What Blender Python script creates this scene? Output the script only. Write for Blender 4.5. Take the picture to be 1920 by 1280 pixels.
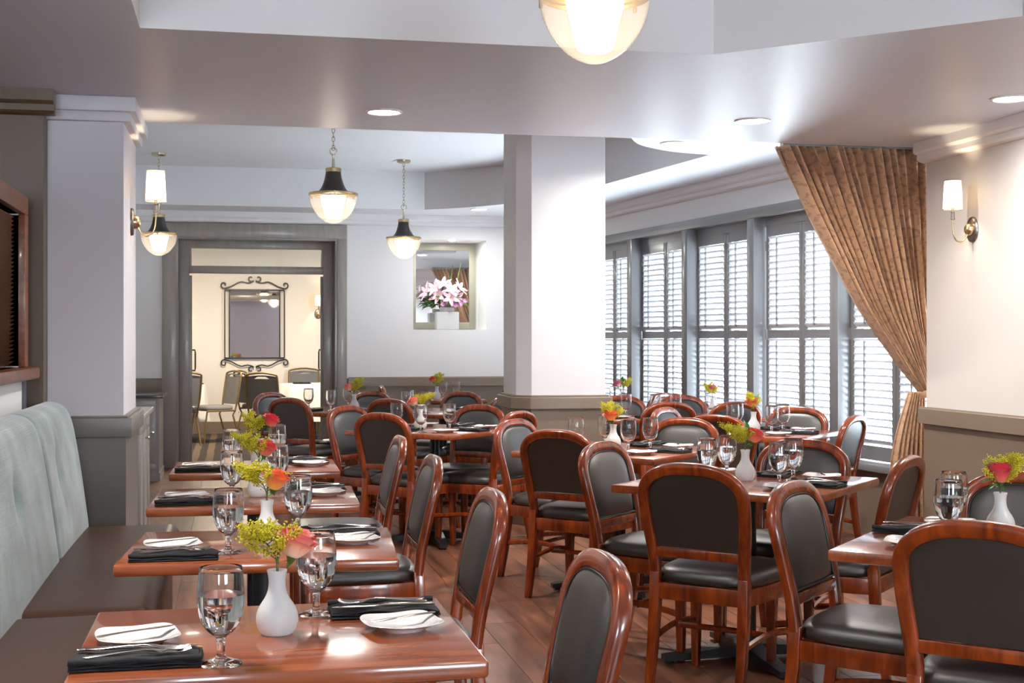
import bpy, bmesh, math, random
from mathutils import Vector, Matrix
from mathutils.geometry import tessellate_polygon
R = math.radians
PI = math.pi
random.seed(7)
scene = bpy.context.scene
for o in list(bpy.data.objects):
    bpy.data.objects.remove(o)
COL = scene.collection

# ------------------------------------------------------------------ camera, world, exposure
CAMZ = 1.35
YAW = math.atan(525 / 2500)
cam_data = bpy.data.cameras.new('camera')
cam_data.sensor_width = 36.0
cam_data.lens = 36.0 * 2500 / 1920
cam_data.shift_y = -4 / 1920
cam_data.clip_start = 0.05
cam = bpy.data.objects.new('camera', cam_data)
COL.objects.link(cam)
cam.location = (0, 0, CAMZ)
cam.rotation_euler = (R(90), 0, -YAW)
scene.camera = cam

world = bpy.data.worlds.new('world')
scene.world = world
world.use_nodes = True
wbg = world.node_tree.nodes['Background']
wbg.inputs['Color'].default_value = (0.82, 0.91, 1.0, 1)
wbg.inputs['Strength'].default_value = 16.0
scene.view_settings.view_transform = 'Standard'
scene.view_settings.look = 'None'
scene.view_settings.exposure = 0.84
scene.view_settings.gamma = 1.0
scene.view_settings.use_curve_mapping = False
cy = scene.cycles
cy.max_bounces = 9
cy.diffuse_bounces = 4
cy.glossy_bounces = 4
cy.transmission_bounces = 9
cy.transparent_max_bounces = 12
cy.sample_clamp_indirect = 4.0
cy.caustics_reflective = False
cy.caustics_refractive = True
cy.blur_glossy = 0.6
cy.adaptive_threshold = 0.02

P_DOWN = 24.0       # watts of each recessed downlight
E_PEND = 8.0       # emission of each pendant lamp's inner diffuser
E_SCON = 260.0       # emission of each sconce bulb

# ------------------------------------------------------------------ materials
MATS = {}
def new_mat(name):
    m = bpy.data.materials.new(name)
    m.use_nodes = True
    MATS[name] = m
    return m, m.node_tree.nodes, m.node_tree.links, m.node_tree.nodes['Principled BSDF']
def srgb(r, g, b):
    f = lambda c: (c / 255 / 12.92) if c / 255 <= 0.04045 else ((c / 255 + 0.055) / 1.055) ** 2.4
    return (f(r), f(g), f(b), 1)
def plain(name, col, rough=0.5, metal=0.0, spec=0.5, bump=0.0, bscale=60.0, vary=0.0, vscale=6.0, coat=0.0, sheen=0.0):
    m, N, L, p = new_mat(name)
    p.inputs['Base Color'].default_value = col
    p.inputs['Roughness'].default_value = rough
    p.inputs['Metallic'].default_value = metal
    p.inputs['Specular IOR Level'].default_value = spec
    p.inputs['Coat Weight'].default_value = coat
    p.inputs['Coat Roughness'].default_value = 0.3 if 'leather' in name else 0.12
    p.inputs['Sheen Weight'].default_value = sheen
    tc = N.new('ShaderNodeTexCoord')
    if vary > 0:
        n = N.new('ShaderNodeTexNoise'); n.inputs['Scale'].default_value = vscale; n.inputs['Detail'].default_value = 4
        L.new(tc.outputs['Object'], n.inputs['Vector'])
        mx = N.new('ShaderNodeMix'); mx.data_type = 'RGBA'
        mx.inputs['A'].default_value = tuple(c * (1 - vary) for c in col[:3]) + (1,)
        mx.inputs['B'].default_value = tuple(min(1, c * (1 + vary)) for c in col[:3]) + (1,)
        L.new(n.outputs['Fac'], mx.inputs['Factor'])
        L.new(mx.outputs['Result'], p.inputs['Base Color'])
    if bump > 0:
        n2 = N.new('ShaderNodeTexNoise'); n2.inputs['Scale'].default_value = bscale; n2.inputs['Detail'].default_value = 3
        L.new(tc.outputs['Object'], n2.inputs['Vector'])
        b = N.new('ShaderNodeBump'); b.inputs['Strength'].default_value = bump; b.inputs['Distance'].default_value = 0.01
        L.new(n2.outputs['Fac'], b.inputs['Height'])
        L.new(b.outputs['Normal'], p.inputs['Normal'])
    return m
def wood(name, dark, light, rough, scale=(3, 30, 30), coat=0.3, rand=0.0, bump=0.05):
    m, N, L, p = new_mat(name)
    tc = N.new('ShaderNodeTexCoord'); mp = N.new('ShaderNodeMapping')
    mp.inputs['Scale'].default_value = scale
    L.new(tc.outputs['Object'], mp.inputs['Vector'])
    n = N.new('ShaderNodeTexNoise'); n.inputs['Scale'].default_value = 1.0; n.inputs['Detail'].default_value = 7
    n.inputs['Distortion'].default_value = 0.6
    vec = mp.outputs['Vector']
    if rand > 0:
        oi = N.new('ShaderNodeObjectInfo')
        ad = N.new('ShaderNodeVectorMath'); ad.operation = 'MULTIPLY_ADD'
        cb = N.new('ShaderNodeCombineXYZ')
        for i in 'XYZ':
            L.new(oi.outputs['Random'], cb.inputs[i])
        L.new(cb.outputs['Vector'], ad.inputs[0]); ad.inputs[1].default_value = (40, 55, 70)
        L.new(mp.outputs['Vector'], ad.inputs[2])
        vec = ad.outputs['Vector']
    L.new(vec, n.inputs['Vector'])
    cr = N.new('ShaderNodeValToRGB')
    cr.color_ramp.elements[0].color = dark; cr.color_ramp.elements[0].position = 0.32
    cr.color_ramp.elements[1].color = light; cr.color_ramp.elements[1].position = 0.68
    L.new(n.outputs['Fac'], cr.inputs['Fac'])
    out = cr.outputs['Color']
    if rand > 0:
        hs = N.new('ShaderNodeHueSaturation')
        mr = N.new('ShaderNodeMapRange'); mr.inputs['To Min'].default_value = 1 - rand; mr.inputs['To Max'].default_value = 1 + rand
        L.new(oi.outputs['Random'], mr.inputs['Value']); L.new(mr.outputs['Result'], hs.inputs['Value'])
        L.new(out, hs.inputs['Color']); out = hs.outputs['Color']
    L.new(out, p.inputs['Base Color'])
    p.inputs['Roughness'].default_value = rough
    p.inputs['Coat Weight'].default_value = coat
    p.inputs['Coat Roughness'].default_value = 0.08
    if bump > 0:
        b = N.new('ShaderNodeBump'); b.inputs['Strength'].default_value = bump; b.inputs['Distance'].default_value = 0.004
        L.new(n.outputs['Fac'], b.inputs['Height']); L.new(b.outputs['Normal'], p.inputs['Normal'])
    return m
def emit(name, col, strength):
    m, N, L, p = new_mat(name)
    p.inputs['Base Color'].default_value = col
    p.inputs['Emission Color'].default_value = col
    p.inputs['Emission Strength'].default_value = strength
    return m
def glassy(name, col=(1, 1, 1, 1), ior=1.45, rough=0.0):
    m, N, L, p = new_mat(name)
    p.inputs['Base Color'].default_value = col
    p.inputs['Transmission Weight'].default_value = 1.0
    p.inputs['Roughness'].default_value = rough
    p.inputs['IOR'].default_value = ior
    return m
def thin_glass(name, tint, haze, hazecol, refl=1.0):
    """clear sheet with Fresnel reflection and a little diffuse haze"""
    m, N, L, p = new_mat(name)
    N.remove(p)
    out = N['Material Output']
    tr = N.new('ShaderNodeBsdfTransparent'); tr.inputs['Color'].default_value = tint
    tl = N.new('ShaderNodeBsdfTranslucent'); tl.inputs['Color'].default_value = hazecol
    gl = N.new('ShaderNodeBsdfGlossy'); gl.inputs['Roughness'].default_value = 0.04
    lw = N.new('ShaderNodeLayerWeight'); lw.inputs['Blend'].default_value = 0.5
    pw = N.new('ShaderNodeMath'); pw.operation = 'POWER'; pw.inputs[1].default_value = 5.0
    fr = N.new('ShaderNodeMath'); fr.operation = 'MULTIPLY_ADD'; fr.inputs[1].default_value = 0.85; fr.inputs[2].default_value = 0.04
    L.new(lw.outputs['Facing'], pw.inputs[0]); L.new(pw.outputs[0], fr.inputs[0])
    m1 = N.new('ShaderNodeMixShader'); m1.inputs['Fac'].default_value = haze
    L.new(tr.outputs[0], m1.inputs[1]); L.new(tl.outputs[0], m1.inputs[2])
    m2 = N.new('ShaderNodeMixShader')
    L.new(fr.outputs[0], m2.inputs['Fac']); L.new(m1.outputs[0], m2.inputs[1]); L.new(gl.outputs[0], m2.inputs[2])
    L.new(m2.outputs[0], out.inputs['Surface'])
    return m
def translucent(name, col, fac=0.5, rough=0.6):
    m, N, L, p = new_mat(name)
    out = N['Material Output']
    p.inputs['Base Color'].default_value = col; p.inputs['Roughness'].default_value = rough
    tl = N.new('ShaderNodeBsdfTranslucent'); tl.inputs['Color'].default_value = col
    mx = N.new('ShaderNodeMixShader'); mx.inputs['Fac'].default_value = fac
    L.new(p.outputs[0], mx.inputs[1]); L.new(tl.outputs[0], mx.inputs[2]); L.new(mx.outputs[0], out.inputs['Surface'])
    return m

M_WHITE = plain('white_wall_paint', (0.84, 0.84, 0.855, 1), 0.45, bump=0.02, bscale=180)
M_WHITE_WARMED = plain('white_paint_warm_dimmed', (0.66, 0.63, 0.61, 1), 0.45, bump=0.02, bscale=180)  # same paint as the back wall, darkened and warmed in place of dimmer lamplight
M_WHITE_DIMMED = plain('white_paint_dimmed', (0.70, 0.70, 0.72, 1), 0.45)  # the back wall's white again, darkened so the column looks less brightly lit
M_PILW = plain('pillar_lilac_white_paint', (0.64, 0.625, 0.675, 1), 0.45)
M_CREAM = plain('cream_wall_paint', (0.82, 0.76, 0.67, 1), 0.5)
M_TAUPE = plain('taupe_panel_paint', srgb(124, 109, 94), 0.38, bump=0.02, bscale=120)
M_PIL = plain('pillar_taupe_paint', srgb(112, 108, 104), 0.38, bump=0.02, bscale=120)
M_BEAM = plain('brown_beam_paint', srgb(92, 72, 54), 0.35)
M_SLATE = plain('slate_strip_tone', srgb(92, 92, 104), 0.4)  # flat bluish grey, darker than the partition
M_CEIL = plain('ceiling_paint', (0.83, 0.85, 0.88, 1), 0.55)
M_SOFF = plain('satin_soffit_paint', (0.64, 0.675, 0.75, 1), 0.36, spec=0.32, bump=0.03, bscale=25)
M_TRIMG = wood('grey_door_gloss_paint', srgb(140, 134, 128), srgb(154, 148, 142), 0.3, (14, 14, 2), coat=0.15, bump=0.05)
M_WTRIM = plain('window_grey_gloss_paint', srgb(122, 122, 124), 0.24, coat=0.2)
M_LOUV = plain('shutter_louver_paint', srgb(236, 240, 244), 0.3)
M_FLOOR = wood('walnut_plank', srgb(84, 50, 35), srgb(138, 90, 66), 0.36, (14, 1.4, 14), coat=0.1, rand=0.13, bump=0.05)
M_CHERRY = wood('cherry_chair_wood', srgb(94, 34, 8), srgb(150, 64, 20), 0.24, (26, 26, 5), coat=0.5, bump=0.03)
M_TABLE = wood('cherry_table_wood', srgb(126, 58, 28), srgb(160, 86, 48), 0.20, (4, 34, 20), coat=0.6, bump=0.05)
M_LEATH = plain('dark_brown_leather', srgb(40, 36, 33), 0.36, bump=0.15, bscale=420, spec=0.9, coat=0.3)
M_PIPE = plain('black_piping', srgb(34, 30, 27), 0.4)
M_BENCH = plain('bench_leather', srgb(70, 46, 35), 0.36, bump=0.10, bscale=300, spec=0.35)
M_BLACK = plain('black_iron', (0.012, 0.013, 0.016, 1), 0.32, spec=0.5)
M_NAPKIN = plain('black_linen', srgb(15, 15, 21), 0.8, bump=0.3, bscale=900)
M_CHINA = plain('white_china', (0.83, 0.83, 0.84, 1), 0.12, coat=0.4)
M_STEEL = plain('polished_steel', (0.72, 0.71, 0.69, 1), 0.13, metal=1.0)
M_BRASS = plain('aged_brass', (0.62, 0.48, 0.27, 1), 0.25, metal=1.0)
M_NICKEL = plain('antique_nickel', (0.62, 0.58, 0.46, 1), 0.25, metal=1.0)
M_BRONZE = plain('dark_bronze', (0.045, 0.038, 0.036, 1), 0.35, metal=0.4)
M_PEWTER = plain('pewter_plate', (0.22, 0.20, 0.19, 1), 0.33, metal=0.9)
M_GLASS = glassy('clear_goblet_glass')
M_WATER = glassy('water', (1, 1, 1, 1), 1.33)
M_LGLASS = thin_glass('lamp_bowl_glass', (1, 0.97, 0.93, 1), 0.13, (1.0, 0.88, 0.72, 1))
M_PANE = thin_glass('window_pane_glass', (0.96, 0.98, 0.98, 1), 0.0, (1, 1, 1, 1))
M_VASE = translucent('frosted_white_glass', (0.84, 0.86, 0.87, 1), 0.35, 0.3)
M_SHADE = translucent('linen_lamp_shade', (0.90, 0.78, 0.56, 1), 0.20, 0.8)
M_BULB = emit('sconce_bulb_light', (1, 0.80, 0.52, 1), E_SCON)
M_PEND = emit('pendant_diffuser_light', (1, 0.90, 0.76, 1), E_PEND)
M_LENS = emit('downlight_lens', (1, 0.96, 0.90, 1), 14)
M_MIRROR = plain('mirror_silver', (0.88, 0.89, 0.90, 1), 0.02, metal=1.0)
M_FRAMEG = plain('greige_mirror_frame', srgb(150, 146, 132), 0.4)
M_STEM = plain('green_stem', srgb(70, 92, 36), 0.5)
M_LEAF = translucent('glossy_green_leaf', srgb(62, 120, 40), 0.25, 0.35)
M_GOLD = plain('goldenrod_blossom', srgb(194, 184, 40), 0.8, vary=0.25, vscale=60)
M_CLOTH = plain('white_tablecloth', (0.82, 0.79, 0.74, 1), 0.8, sheen=0.2)
M_CFRAME = plain('gold_chair_frame', srgb(136, 112, 72), 0.4, metal=0.6)
M_CFAB = plain('grey_chair_fabric', srgb(112, 110, 108), 0.75, bump=0.1, bscale=500)
M_CAB = plain('grey_cabinet_paint', srgb(152, 150, 148), 0.3)
M_STONE = plain('dark_counter_stone', srgb(58, 56, 52), 0.2, vary=0.4, vscale=30)
M_BLIND = wood('brown_blind_wood', srgb(84, 54, 34), srgb(120, 84, 56), 0.45, (4, 20, 20), coat=0)
M_WINWOOD = wood('oak_window_wood', srgb(96, 50, 26), srgb(140, 80, 44), 0.35, (20, 4, 20), coat=0.2)

def velvet():
    m, N, L, p = new_mat('pale_teal_corduroy')
    tc = N.new('ShaderNodeTexCoord')
    n = N.new('ShaderNodeTexNoise'); n.inputs['Scale'].default_value = 5; n.inputs['Detail'].default_value = 5
    L.new(tc.outputs['Object'], n.inputs['Vector'])
    cr = N.new('ShaderNodeValToRGB')
    cr.color_ramp.elements[0].color = srgb(104, 126, 130); cr.color_ramp.elements[0].position = 0.3
    cr.color_ramp.elements[1].color = srgb(158, 178, 181); cr.color_ramp.elements[1].position = 0.7
    L.new(n.outputs['Fac'], cr.inputs['Fac']); L.new(cr.outputs['Color'], p.inputs['Base Color'])
    p.inputs['Roughness'].default_value = 0.75; p.inputs['Sheen Weight'].default_value = 0.5
    w = N.new('ShaderNodeTexWave'); w.bands_direction = 'Z'; w.inputs['Scale'].default_value = 70; w.inputs['Distortion'].default_value = 0.4
    L.new(tc.outputs['Object'], w.inputs['Vector'])
    b = N.new('ShaderNodeBump'); b.inputs['Strength'].default_value = 0.5; b.inputs['Distance'].default_value = 0.004
    L.new(w.outputs['Fac'], b.inputs['Height']); L.new(b.outputs['Normal'], p.inputs['Normal'])
    return m
M_VELVET = velvet()

def curtain_mat():
    m, N, L, p = new_mat('tan_damask_curtain')
    tc = N.new('ShaderNodeTexCoord')
    mp = N.new('ShaderNodeMapping'); mp.inputs['Scale'].default_value = (11.0, 9.0, 1)
    L.new(tc.outputs['UV'], mp.inputs['Vector'])
    def ringset(offset, r0, wd, scale):
        a = N.new('ShaderNodeVectorMath'); a.operation = 'MULTIPLY_ADD'
        a.inputs[1].default_value = (scale, scale, 0); a.inputs[2].default_value = offset
        L.new(mp.outputs['Vector'], a.inputs[0])
        f = N.new('ShaderNodeVectorMath'); f.operation = 'FRACTION'; L.new(a.outputs['Vector'], f.inputs[0])
        s = N.new('ShaderNodeVectorMath'); s.operation = 'SUBTRACT'; s.inputs[1].default_value = (0.5, 0.5, 0); L.new(f.outputs['Vector'], s.inputs[0])
        ln = N.new('ShaderNodeVectorMath'); ln.operation = 'LENGTH'; L.new(s.outputs['Vector'], ln.inputs[0])
        c = N.new('ShaderNodeMath'); c.operation = 'COMPARE'; c.inputs[1].default_value = r0; c.inputs[2].default_value = wd
        L.new(ln.outputs['Value'], c.inputs[0])
        return c.outputs[0]
    a = ringset((0, 0, 0), 0.30, 0.075, 1.0)
    b = ringset((0.5, 0.5, 0), 0.16, 0.05, 1.0)
    nz = N.new('ShaderNodeTexNoise'); nz.inputs['Scale'].default_value = 7; L.new(mp.outputs['Vector'], nz.inputs['Vector'])
    th = N.new('ShaderNodeMath'); th.operation = 'GREATER_THAN'; th.inputs[1].default_value = 0.47; L.new(nz.outputs['Fac'], th.inputs[0])
    mxm = N.new('ShaderNodeMath'); mxm.operation = 'MAXIMUM'; L.new(a, mxm.inputs[0]); L.new(b, mxm.inputs[1])
    mu = N.new('ShaderNodeMath'); mu.operation = 'MULTIPLY'; L.new(mxm.outputs[0], mu.inputs[0]); L.new(th.outputs[0], mu.inputs[1])
    sc = N.new('ShaderNodeMath'); sc.operation = 'MULTIPLY'; sc.inputs[1].default_value = 0.42; L.new(mu.outputs[0], sc.inputs[0])
    mx = N.new('ShaderNodeMix'); mx.data_type = 'RGBA'
    mx.inputs['A'].default_value = srgb(180, 140, 106); mx.inputs['B'].default_value = srgb(84, 62, 50)
    L.new(sc.outputs[0], mx.inputs['Factor']); L.new(mx.outputs['Result'], p.inputs['Base Color'])
    p.inputs['Roughness'].default_value = 0.55; p.inputs['Sheen Weight'].default_value = 0.3
    return m
M_CURT = curtain_mat()

def carpet_mat():
    m, N, L, p = new_mat('striped_carpet')
    tc = N.new('ShaderNodeTexCoord')
    w = N.new('ShaderNodeTexWave'); w.bands_direction = 'X'; w.inputs['Scale'].default_value = 1.9; w.inputs['Distortion'].default_value = 0.5; w.inputs['Detail'].default_value = 2
    L.new(tc.outputs['Object'], w.inputs['Vector'])
    cr = N.new('ShaderNodeValToRGB'); cr.color_ramp.interpolation = 'LINEAR'
    cr.color_ramp.elements[0].color = srgb(44, 35, 28); cr.color_ramp.elements[0].position = 0.42
    cr.color_ramp.elements[1].color = srgb(96, 78, 60); cr.color_ramp.elements[1].position = 0.58
    L.new(w.outputs['Fac'], cr.inputs['Fac']); L.new(cr.outputs['Color'], p.inputs['Base Color'])
    p.inputs['Roughness'].default_value = 0.95
    return m
M_CARPET = carpet_mat()

def petal_mat(name, base, tip, mid=None):
    """colour runs along the petal itself (attribute 'along')"""
    m, N, L, p = new_mat(name)
    at = N.new('ShaderNodeAttribute'); at.attribute_name = 'along'
    cr = N.new('ShaderNodeValToRGB')
    cr.color_ramp.elements[0].color = base; cr.color_ramp.elements[0].position = 0.15
    cr.color_ramp.elements[1].color = tip; cr.color_ramp.elements[1].position = 1.0
    if mid:
        e = cr.color_ramp.elements.new(0.6); e.color = mid
    L.new(at.outputs['Fac'], cr.inputs['Fac']); L.new(cr.outputs['Color'], p.inputs['Base Color'])
    p.inputs['Roughness'].default_value = 0.5; p.inputs['Sheen Weight'].default_value = 0.2
    p.inputs['Subsurface Weight'].default_value = 0.0
    return m
ROSE = {
    'peach': petal_mat('peach_pink_petal', srgb(250, 222, 196), srgb(236, 100, 110), srgb(248, 176, 140)),
    'orange': petal_mat('orange_petal', srgb(250, 190, 90), srgb(228, 84, 56), srgb(246, 140, 60)),
    'coral': petal_mat('coral_petal', srgb(246, 150, 110), srgb(214, 54, 60), srgb(236, 98, 74)),
    'red': petal_mat('red_pink_petal', srgb(240, 130, 110), srgb(200, 28, 66), srgb(230, 74, 80)),
    'pink': petal_mat('soft_pink_petal', srgb(232, 190, 196), srgb(198, 84, 120), srgb(220, 130, 150)),
}
M_LILY = petal_mat('pink_lily_petal', srgb(250, 226, 236), srgb(244, 186, 214))
M_ORCH = petal_mat('purple_orchid_petal', srgb(220, 170, 210), srgb(130, 30, 110))

# ------------------------------------------------------------------ mesh helpers
def finish(me, smooth=True, angle=40):
    if smooth:
        for p in me.polygons:
            p.use_smooth = True
        me.set_sharp_from_angle(angle=R(angle))
class MB:
    def __init__(s):
        s.v = []; s.f = []; s.a = None; s.uv = None
    def add(s, verts, faces):
        n = len(s.v)
        s.v += [tuple(x) for x in verts]
        s.f += [tuple(i + n for i in f) for f in faces]
        return s
    def box(s, x0, x1, y0, y1, z0, z1):
        return s.add([(x0, y0, z0), (x1, y0, z0), (x1, y1, z0), (x0, y1, z0), (x0, y0, z1), (x1, y0, z1), (x1, y1, z1), (x0, y1, z1)],
                     [(0, 3, 2, 1), (4, 5, 6, 7), (0, 1, 5, 4), (1, 2, 6, 5), (2, 3, 7, 6), (3, 0, 4, 7)])
    def taper(s, b, t, z0, z1):
        """b, t: (cx, cy, hx, hy) of bottom and top rectangles"""
        q = lambda c, z: [(c[0] - c[2], c[1] - c[3], z), (c[0] + c[2], c[1] - c[3], z), (c[0] + c[2], c[1] + c[3], z), (c[0] - c[2], c[1] + c[3], z)]
        return s.add(q(b, z0) + q(t, z1), [(0, 3, 2, 1), (4, 5, 6, 7), (0, 1, 5, 4), (1, 2, 6, 5), (2, 3, 7, 6), (3, 0, 4, 7)])
    def prism(s, poly, z0, z1):
        n = len(poly)
        tri = tessellate_polygon([[Vector((x, y, 0)) for x, y in poly]])
        v = [(x, y, z0) for x, y in poly] + [(x, y, z1) for x, y in poly]
        f = [tuple(reversed(t)) for t in tri] + [tuple(i + n for i in t) for t in tri]
        f += [(i, (i + 1) % n, (i + 1) % n + n, i + n) for i in range(n)]
        return s.add(v, f)
    def rings(s, rings, cap0=True, cap1=True, closed=True):
        n = len(rings[0]); v = [p for r in rings for p in r]; f = []
        for i in range(len(rings) - 1):
            for j in range(n if closed else n - 1):
                k = (j + 1) % n
                f.append((i * n + j, i * n + k, (i + 1) * n + k, (i + 1) * n + j))
        if cap0: f.append(tuple(reversed(range(n))))
        if cap1: f.append(tuple(range((len(rings) - 1) * n, len(rings) * n)))
        return s.add(v, f)
    def lathe(s, prof, n=24, cx=0, cy=0, sx=1, sy=1, cap0=False, cap1=False):
        rs = [[(cx + r * sx * math.cos(2 * PI * k / n), cy + r * sy * math.sin(2 * PI * k / n), z) for k in range(n)] for r, z in prof]
        return s.rings(rs, cap0, cap1)
    def tube(s, pts, r, n=8, closed=False, caps=True, flat=1.0):
        pts = [Vector(p) for p in pts]; m = len(pts); rs = []
        T = []
        for i in range(m):
            a = pts[i - 1] if (i > 0 or closed) else pts[i]
            b = pts[(i + 1) % m] if (i < m - 1 or closed) else pts[i]
            t = (b - a); T.append(t.normalized() if t.length > 1e-9 else Vector((0, 0, 1)))
        up = Vector((0, 0, 1)) if abs(T[0].z) < 0.9 else Vector((1, 0, 0))
        nrm = (up - T[0] * up.dot(T[0])).normalized()
        for i in range(m):
            nrm = (nrm - T[i] * nrm.dot(T[i]))
            nrm = nrm.normalized() if nrm.length > 1e-6 else T[i].orthogonal().normalized()
            b = T[i].cross(nrm)
            rr = r[i] if isinstance(r, (list, tuple)) else r
            rs.append([tuple(pts[i] + nrm * rr * flat * math.cos(2 * PI * k / n) + b * rr * math.sin(2 * PI * k / n)) for k in range(n)])
        if closed:
            rs.append(rs[0])
        return s.rings(rs, caps and not closed, caps and not closed)
    def bar(s, a, b, w, h):
        """straight rectangular bar from a to b: w sideways, h upwards"""
        a, b = Vector(a), Vector(b); t = (b - a).normalized()
        side = t.cross(Vector((0, 0, 1)))
        side = side.normalized() if side.length > 1e-6 else Vector((1, 0, 0))
        up = side.cross(t)
        q = lambda c: [tuple(c - side * w / 2 - up * h / 2), tuple(c + side * w / 2 - up * h / 2), tuple(c + side * w / 2 + up * h / 2), tuple(c - side * w / 2 + up * h / 2)]
        return s.rings([q(a), q(b)])
    def grid(s, fn, nu, nv, closed_u=False):
        v = [fn(i / nu, j / nv) for j in range(nv + 1) for i in range(nu + 1)]
        f = [(j * (nu + 1) + i, j * (nu + 1) + i + 1, (j + 1) * (nu + 1) + i + 1, (j + 1) * (nu + 1) + i) for j in range(nv) for i in range(nu)]
        return s.add(v, f)
    def mesh(s, name, mat, smooth=True, angle=40, bevel=0.0, seg=2):
        me = bpy.data.meshes.new(name)
        me.from_pydata(s.v, [], s.f)
        bm = bmesh.new(); bm.from_mesh(me)
        bmesh.ops.recalc_face_normals(bm, faces=bm.faces)
        if bevel > 0:
            es = [e for e in bm.edges if len(e.link_faces) == 2 and e.calc_face_angle(0) > R(30)]
            bmesh.ops.bevel(bm, geom=es, offset=bevel, segments=seg, profile=0.5, affect='EDGES', clamp_overlap=True)
        bm.to_mesh(me); bm.free()
        me.materials.append(mat)
        finish(me, smooth, angle)
        return me
def obj(name, me, parent=None, loc=(0, 0, 0), rot=(0, 0, 0), label=None):
    o = bpy.data.objects.new(name, me)
    COL.objects.link(o)
    o.location = loc; o.rotation_euler = rot
    if parent: o.parent = parent
    if label: o['label'] = label
    return o
def tag(o, label, cat=None, group=None, kind=None):
    o['label'] = label
    if cat: o['category'] = cat
    if group: o['group'] = group
    if kind: o['kind'] = kind
    return o
def thing(name, label, cat, loc=(0, 0, 0), rz=0.0, group=None):
    o = bpy.data.objects.new(name, None); COL.objects.link(o)
    o.empty_display_size = 0.05
    o.location = loc; o.rotation_euler = (0, 0, rz)
    return tag(o, label, cat, group)
def struct(name, me, label, loc=(0, 0, 0), rz=0.0):
    o = obj(name, me, None, loc, (0, 0, rz))
    return tag(o, label, None, None, 'structure')
def struct_root(name, label, loc=(0, 0, 0), rz=0.0):
    o = bpy.data.objects.new(name, None); COL.objects.link(o)
    o.location = loc; o.rotation_euler = (0, 0, rz)
    return tag(o, label, None, None, 'structure')
def boxm(name, mat, *b, bevel=0.0):
    return MB().box(*b).mesh(name, mat, True, 30, bevel)

# ------------------------------------------------------------------ room shell
Z_SOF, Z_MID, Z_TRAY = 2.54, 2.70, 3.09
YB = 14.45                      # back wall
XL, XR = -0.966, 4.13           # low partition on one side, sconce wall on the other
RAIL = 0.93
# floor: slab plus single planks
floor = struct('floor', boxm('floor', M_FLOOR, -3.2, 4.6, -3.0, 14.80, -0.12, -0.003), 'walnut plank floor of the dining room')
PW, PL = 0.18, 1.25
plank_me = MB().box(0.001, PW - 0.001, 0.001, PL - 0.001, -0.012, 0.0).mesh('plank', M_FLOOR, False, bevel=0.0012, seg=1)
for i in range(31):
    off = random.random() * PL
    for j in range(9):
        y = 3.2 + off + j * PL
        if y + PL > 14.8: continue
        obj('plank', plank_me, floor, (-1.0 + i * PW, y, 0))

def ceiling_plate(name, outer, holes, z, thick_up, mat, label):
    """flat underside with openings, and upright sides round every opening"""
    mb = MB()
    loops = [outer] + holes
    pts = [p for l in loops for p in l]
    tri = tessellate_polygon([[Vector((x, y, 0)) for x, y in l] for l in loops])
    mb.add([(x, y, z) for x, y in pts], [tuple(t) for t in tri])
    me = mb.mesh(name, mat, False)
    o = struct(name, me, label)
    return o
def upright(poly, z0, z1, closed=True):
    mb = MB(); n = len(poly)
    for i in range(n if closed else n - 1):
        a, b = poly[i], poly[(i + 1) % n]
        mb.add([(a[0], a[1], z0), (b[0], b[1], z0), (b[0], b[1], z1), (a[0], a[1], z1)], [(0, 1, 2, 3)])
    return mb
def smooth_curve(pts, n=8):
    out = []
    for i in range(len(pts) - 1):
        p0 = pts[max(i - 1, 0)]; p1 = pts[i]; p2 = pts[i + 1]; p3 = pts[min(i + 2, len(pts) - 1)]
        for k in range(n):
            t = k / n
            out.append(tuple(0.5 * (2 * p1[d] + (p2[d] - p0[d]) * t + (2 * p0[d] - 5 * p1[d] + 4 * p2[d] - p3[d]) * t * t + (3 * p1[d] - p0[d] - 3 * p2[d] + p3[d]) * t ** 3) for d in range(len(p1))))
    out.append(tuple(pts[-1]))
    return out
Y_S = 7.56                      # far edge of the satin soffit
tray_near = [(-0.345, 5.28), (1.97, 5.28), (2.85, 4.42), (2.85, 0.2), (2.0, -0.8), (-0.345, -0.8)]
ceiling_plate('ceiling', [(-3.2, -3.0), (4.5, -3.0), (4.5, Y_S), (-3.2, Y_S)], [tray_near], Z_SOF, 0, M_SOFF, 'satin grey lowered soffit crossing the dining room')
struct('trim_1', upright(tray_near, Z_SOF, Z_TRAY).mesh('trim_1', M_CEIL, False), 'pale upright sides of the raised tray above the front tables')
struct('ceiling', MB().add([(x, y, Z_TRAY) for x, y in tray_near], [tuple(t) for t in tessellate_polygon([[Vector((x, y, 0)) for x, y in tray_near]])]).mesh('tray_top', M_CEIL, False), 'flat top of the raised tray above the front tables')
right_edge = [(2.42, Y_S), (2.604, 8.552)] + smooth_curve([(2.604, 8.552), (2.76, 8.86), (2.996, 9.085), (3.21, 9.20), (3.425, 9.248)], 5)[1:] + [(3.178, 11.184)] \
    + smooth_curve([(3.178, 11.184), (3.02, 12.3), (2.761, 12.891), (2.36, 13.45), (1.963, 13.78)], 6)[1:]
tray_far = [(-1.0, Y_S)] + right_edge + [(-1.0, 13.78)]
outer = [(2.42, Y_S), (4.56, Y_S), (3.72, YB), (-1.0, YB), (-1.0, 13.78)] + list(reversed(right_edge))[:-1]
struct('ceiling', MB().add([(x, y, Z_MID) for x, y in outer], [tuple(t) for t in tessellate_polygon([[Vector((x, y, 0)) for x, y in outer]])]).mesh('low_ceiling', M_CEIL, False), 'white lower ceiling band along the windows and back wall')
struct('trim_2', upright(tray_far, Z_MID - 0.16 * 0, Z_TRAY).mesh('trim_2', M_CEIL, True, 30), 'curved upright side of the far ceiling tray')
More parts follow.
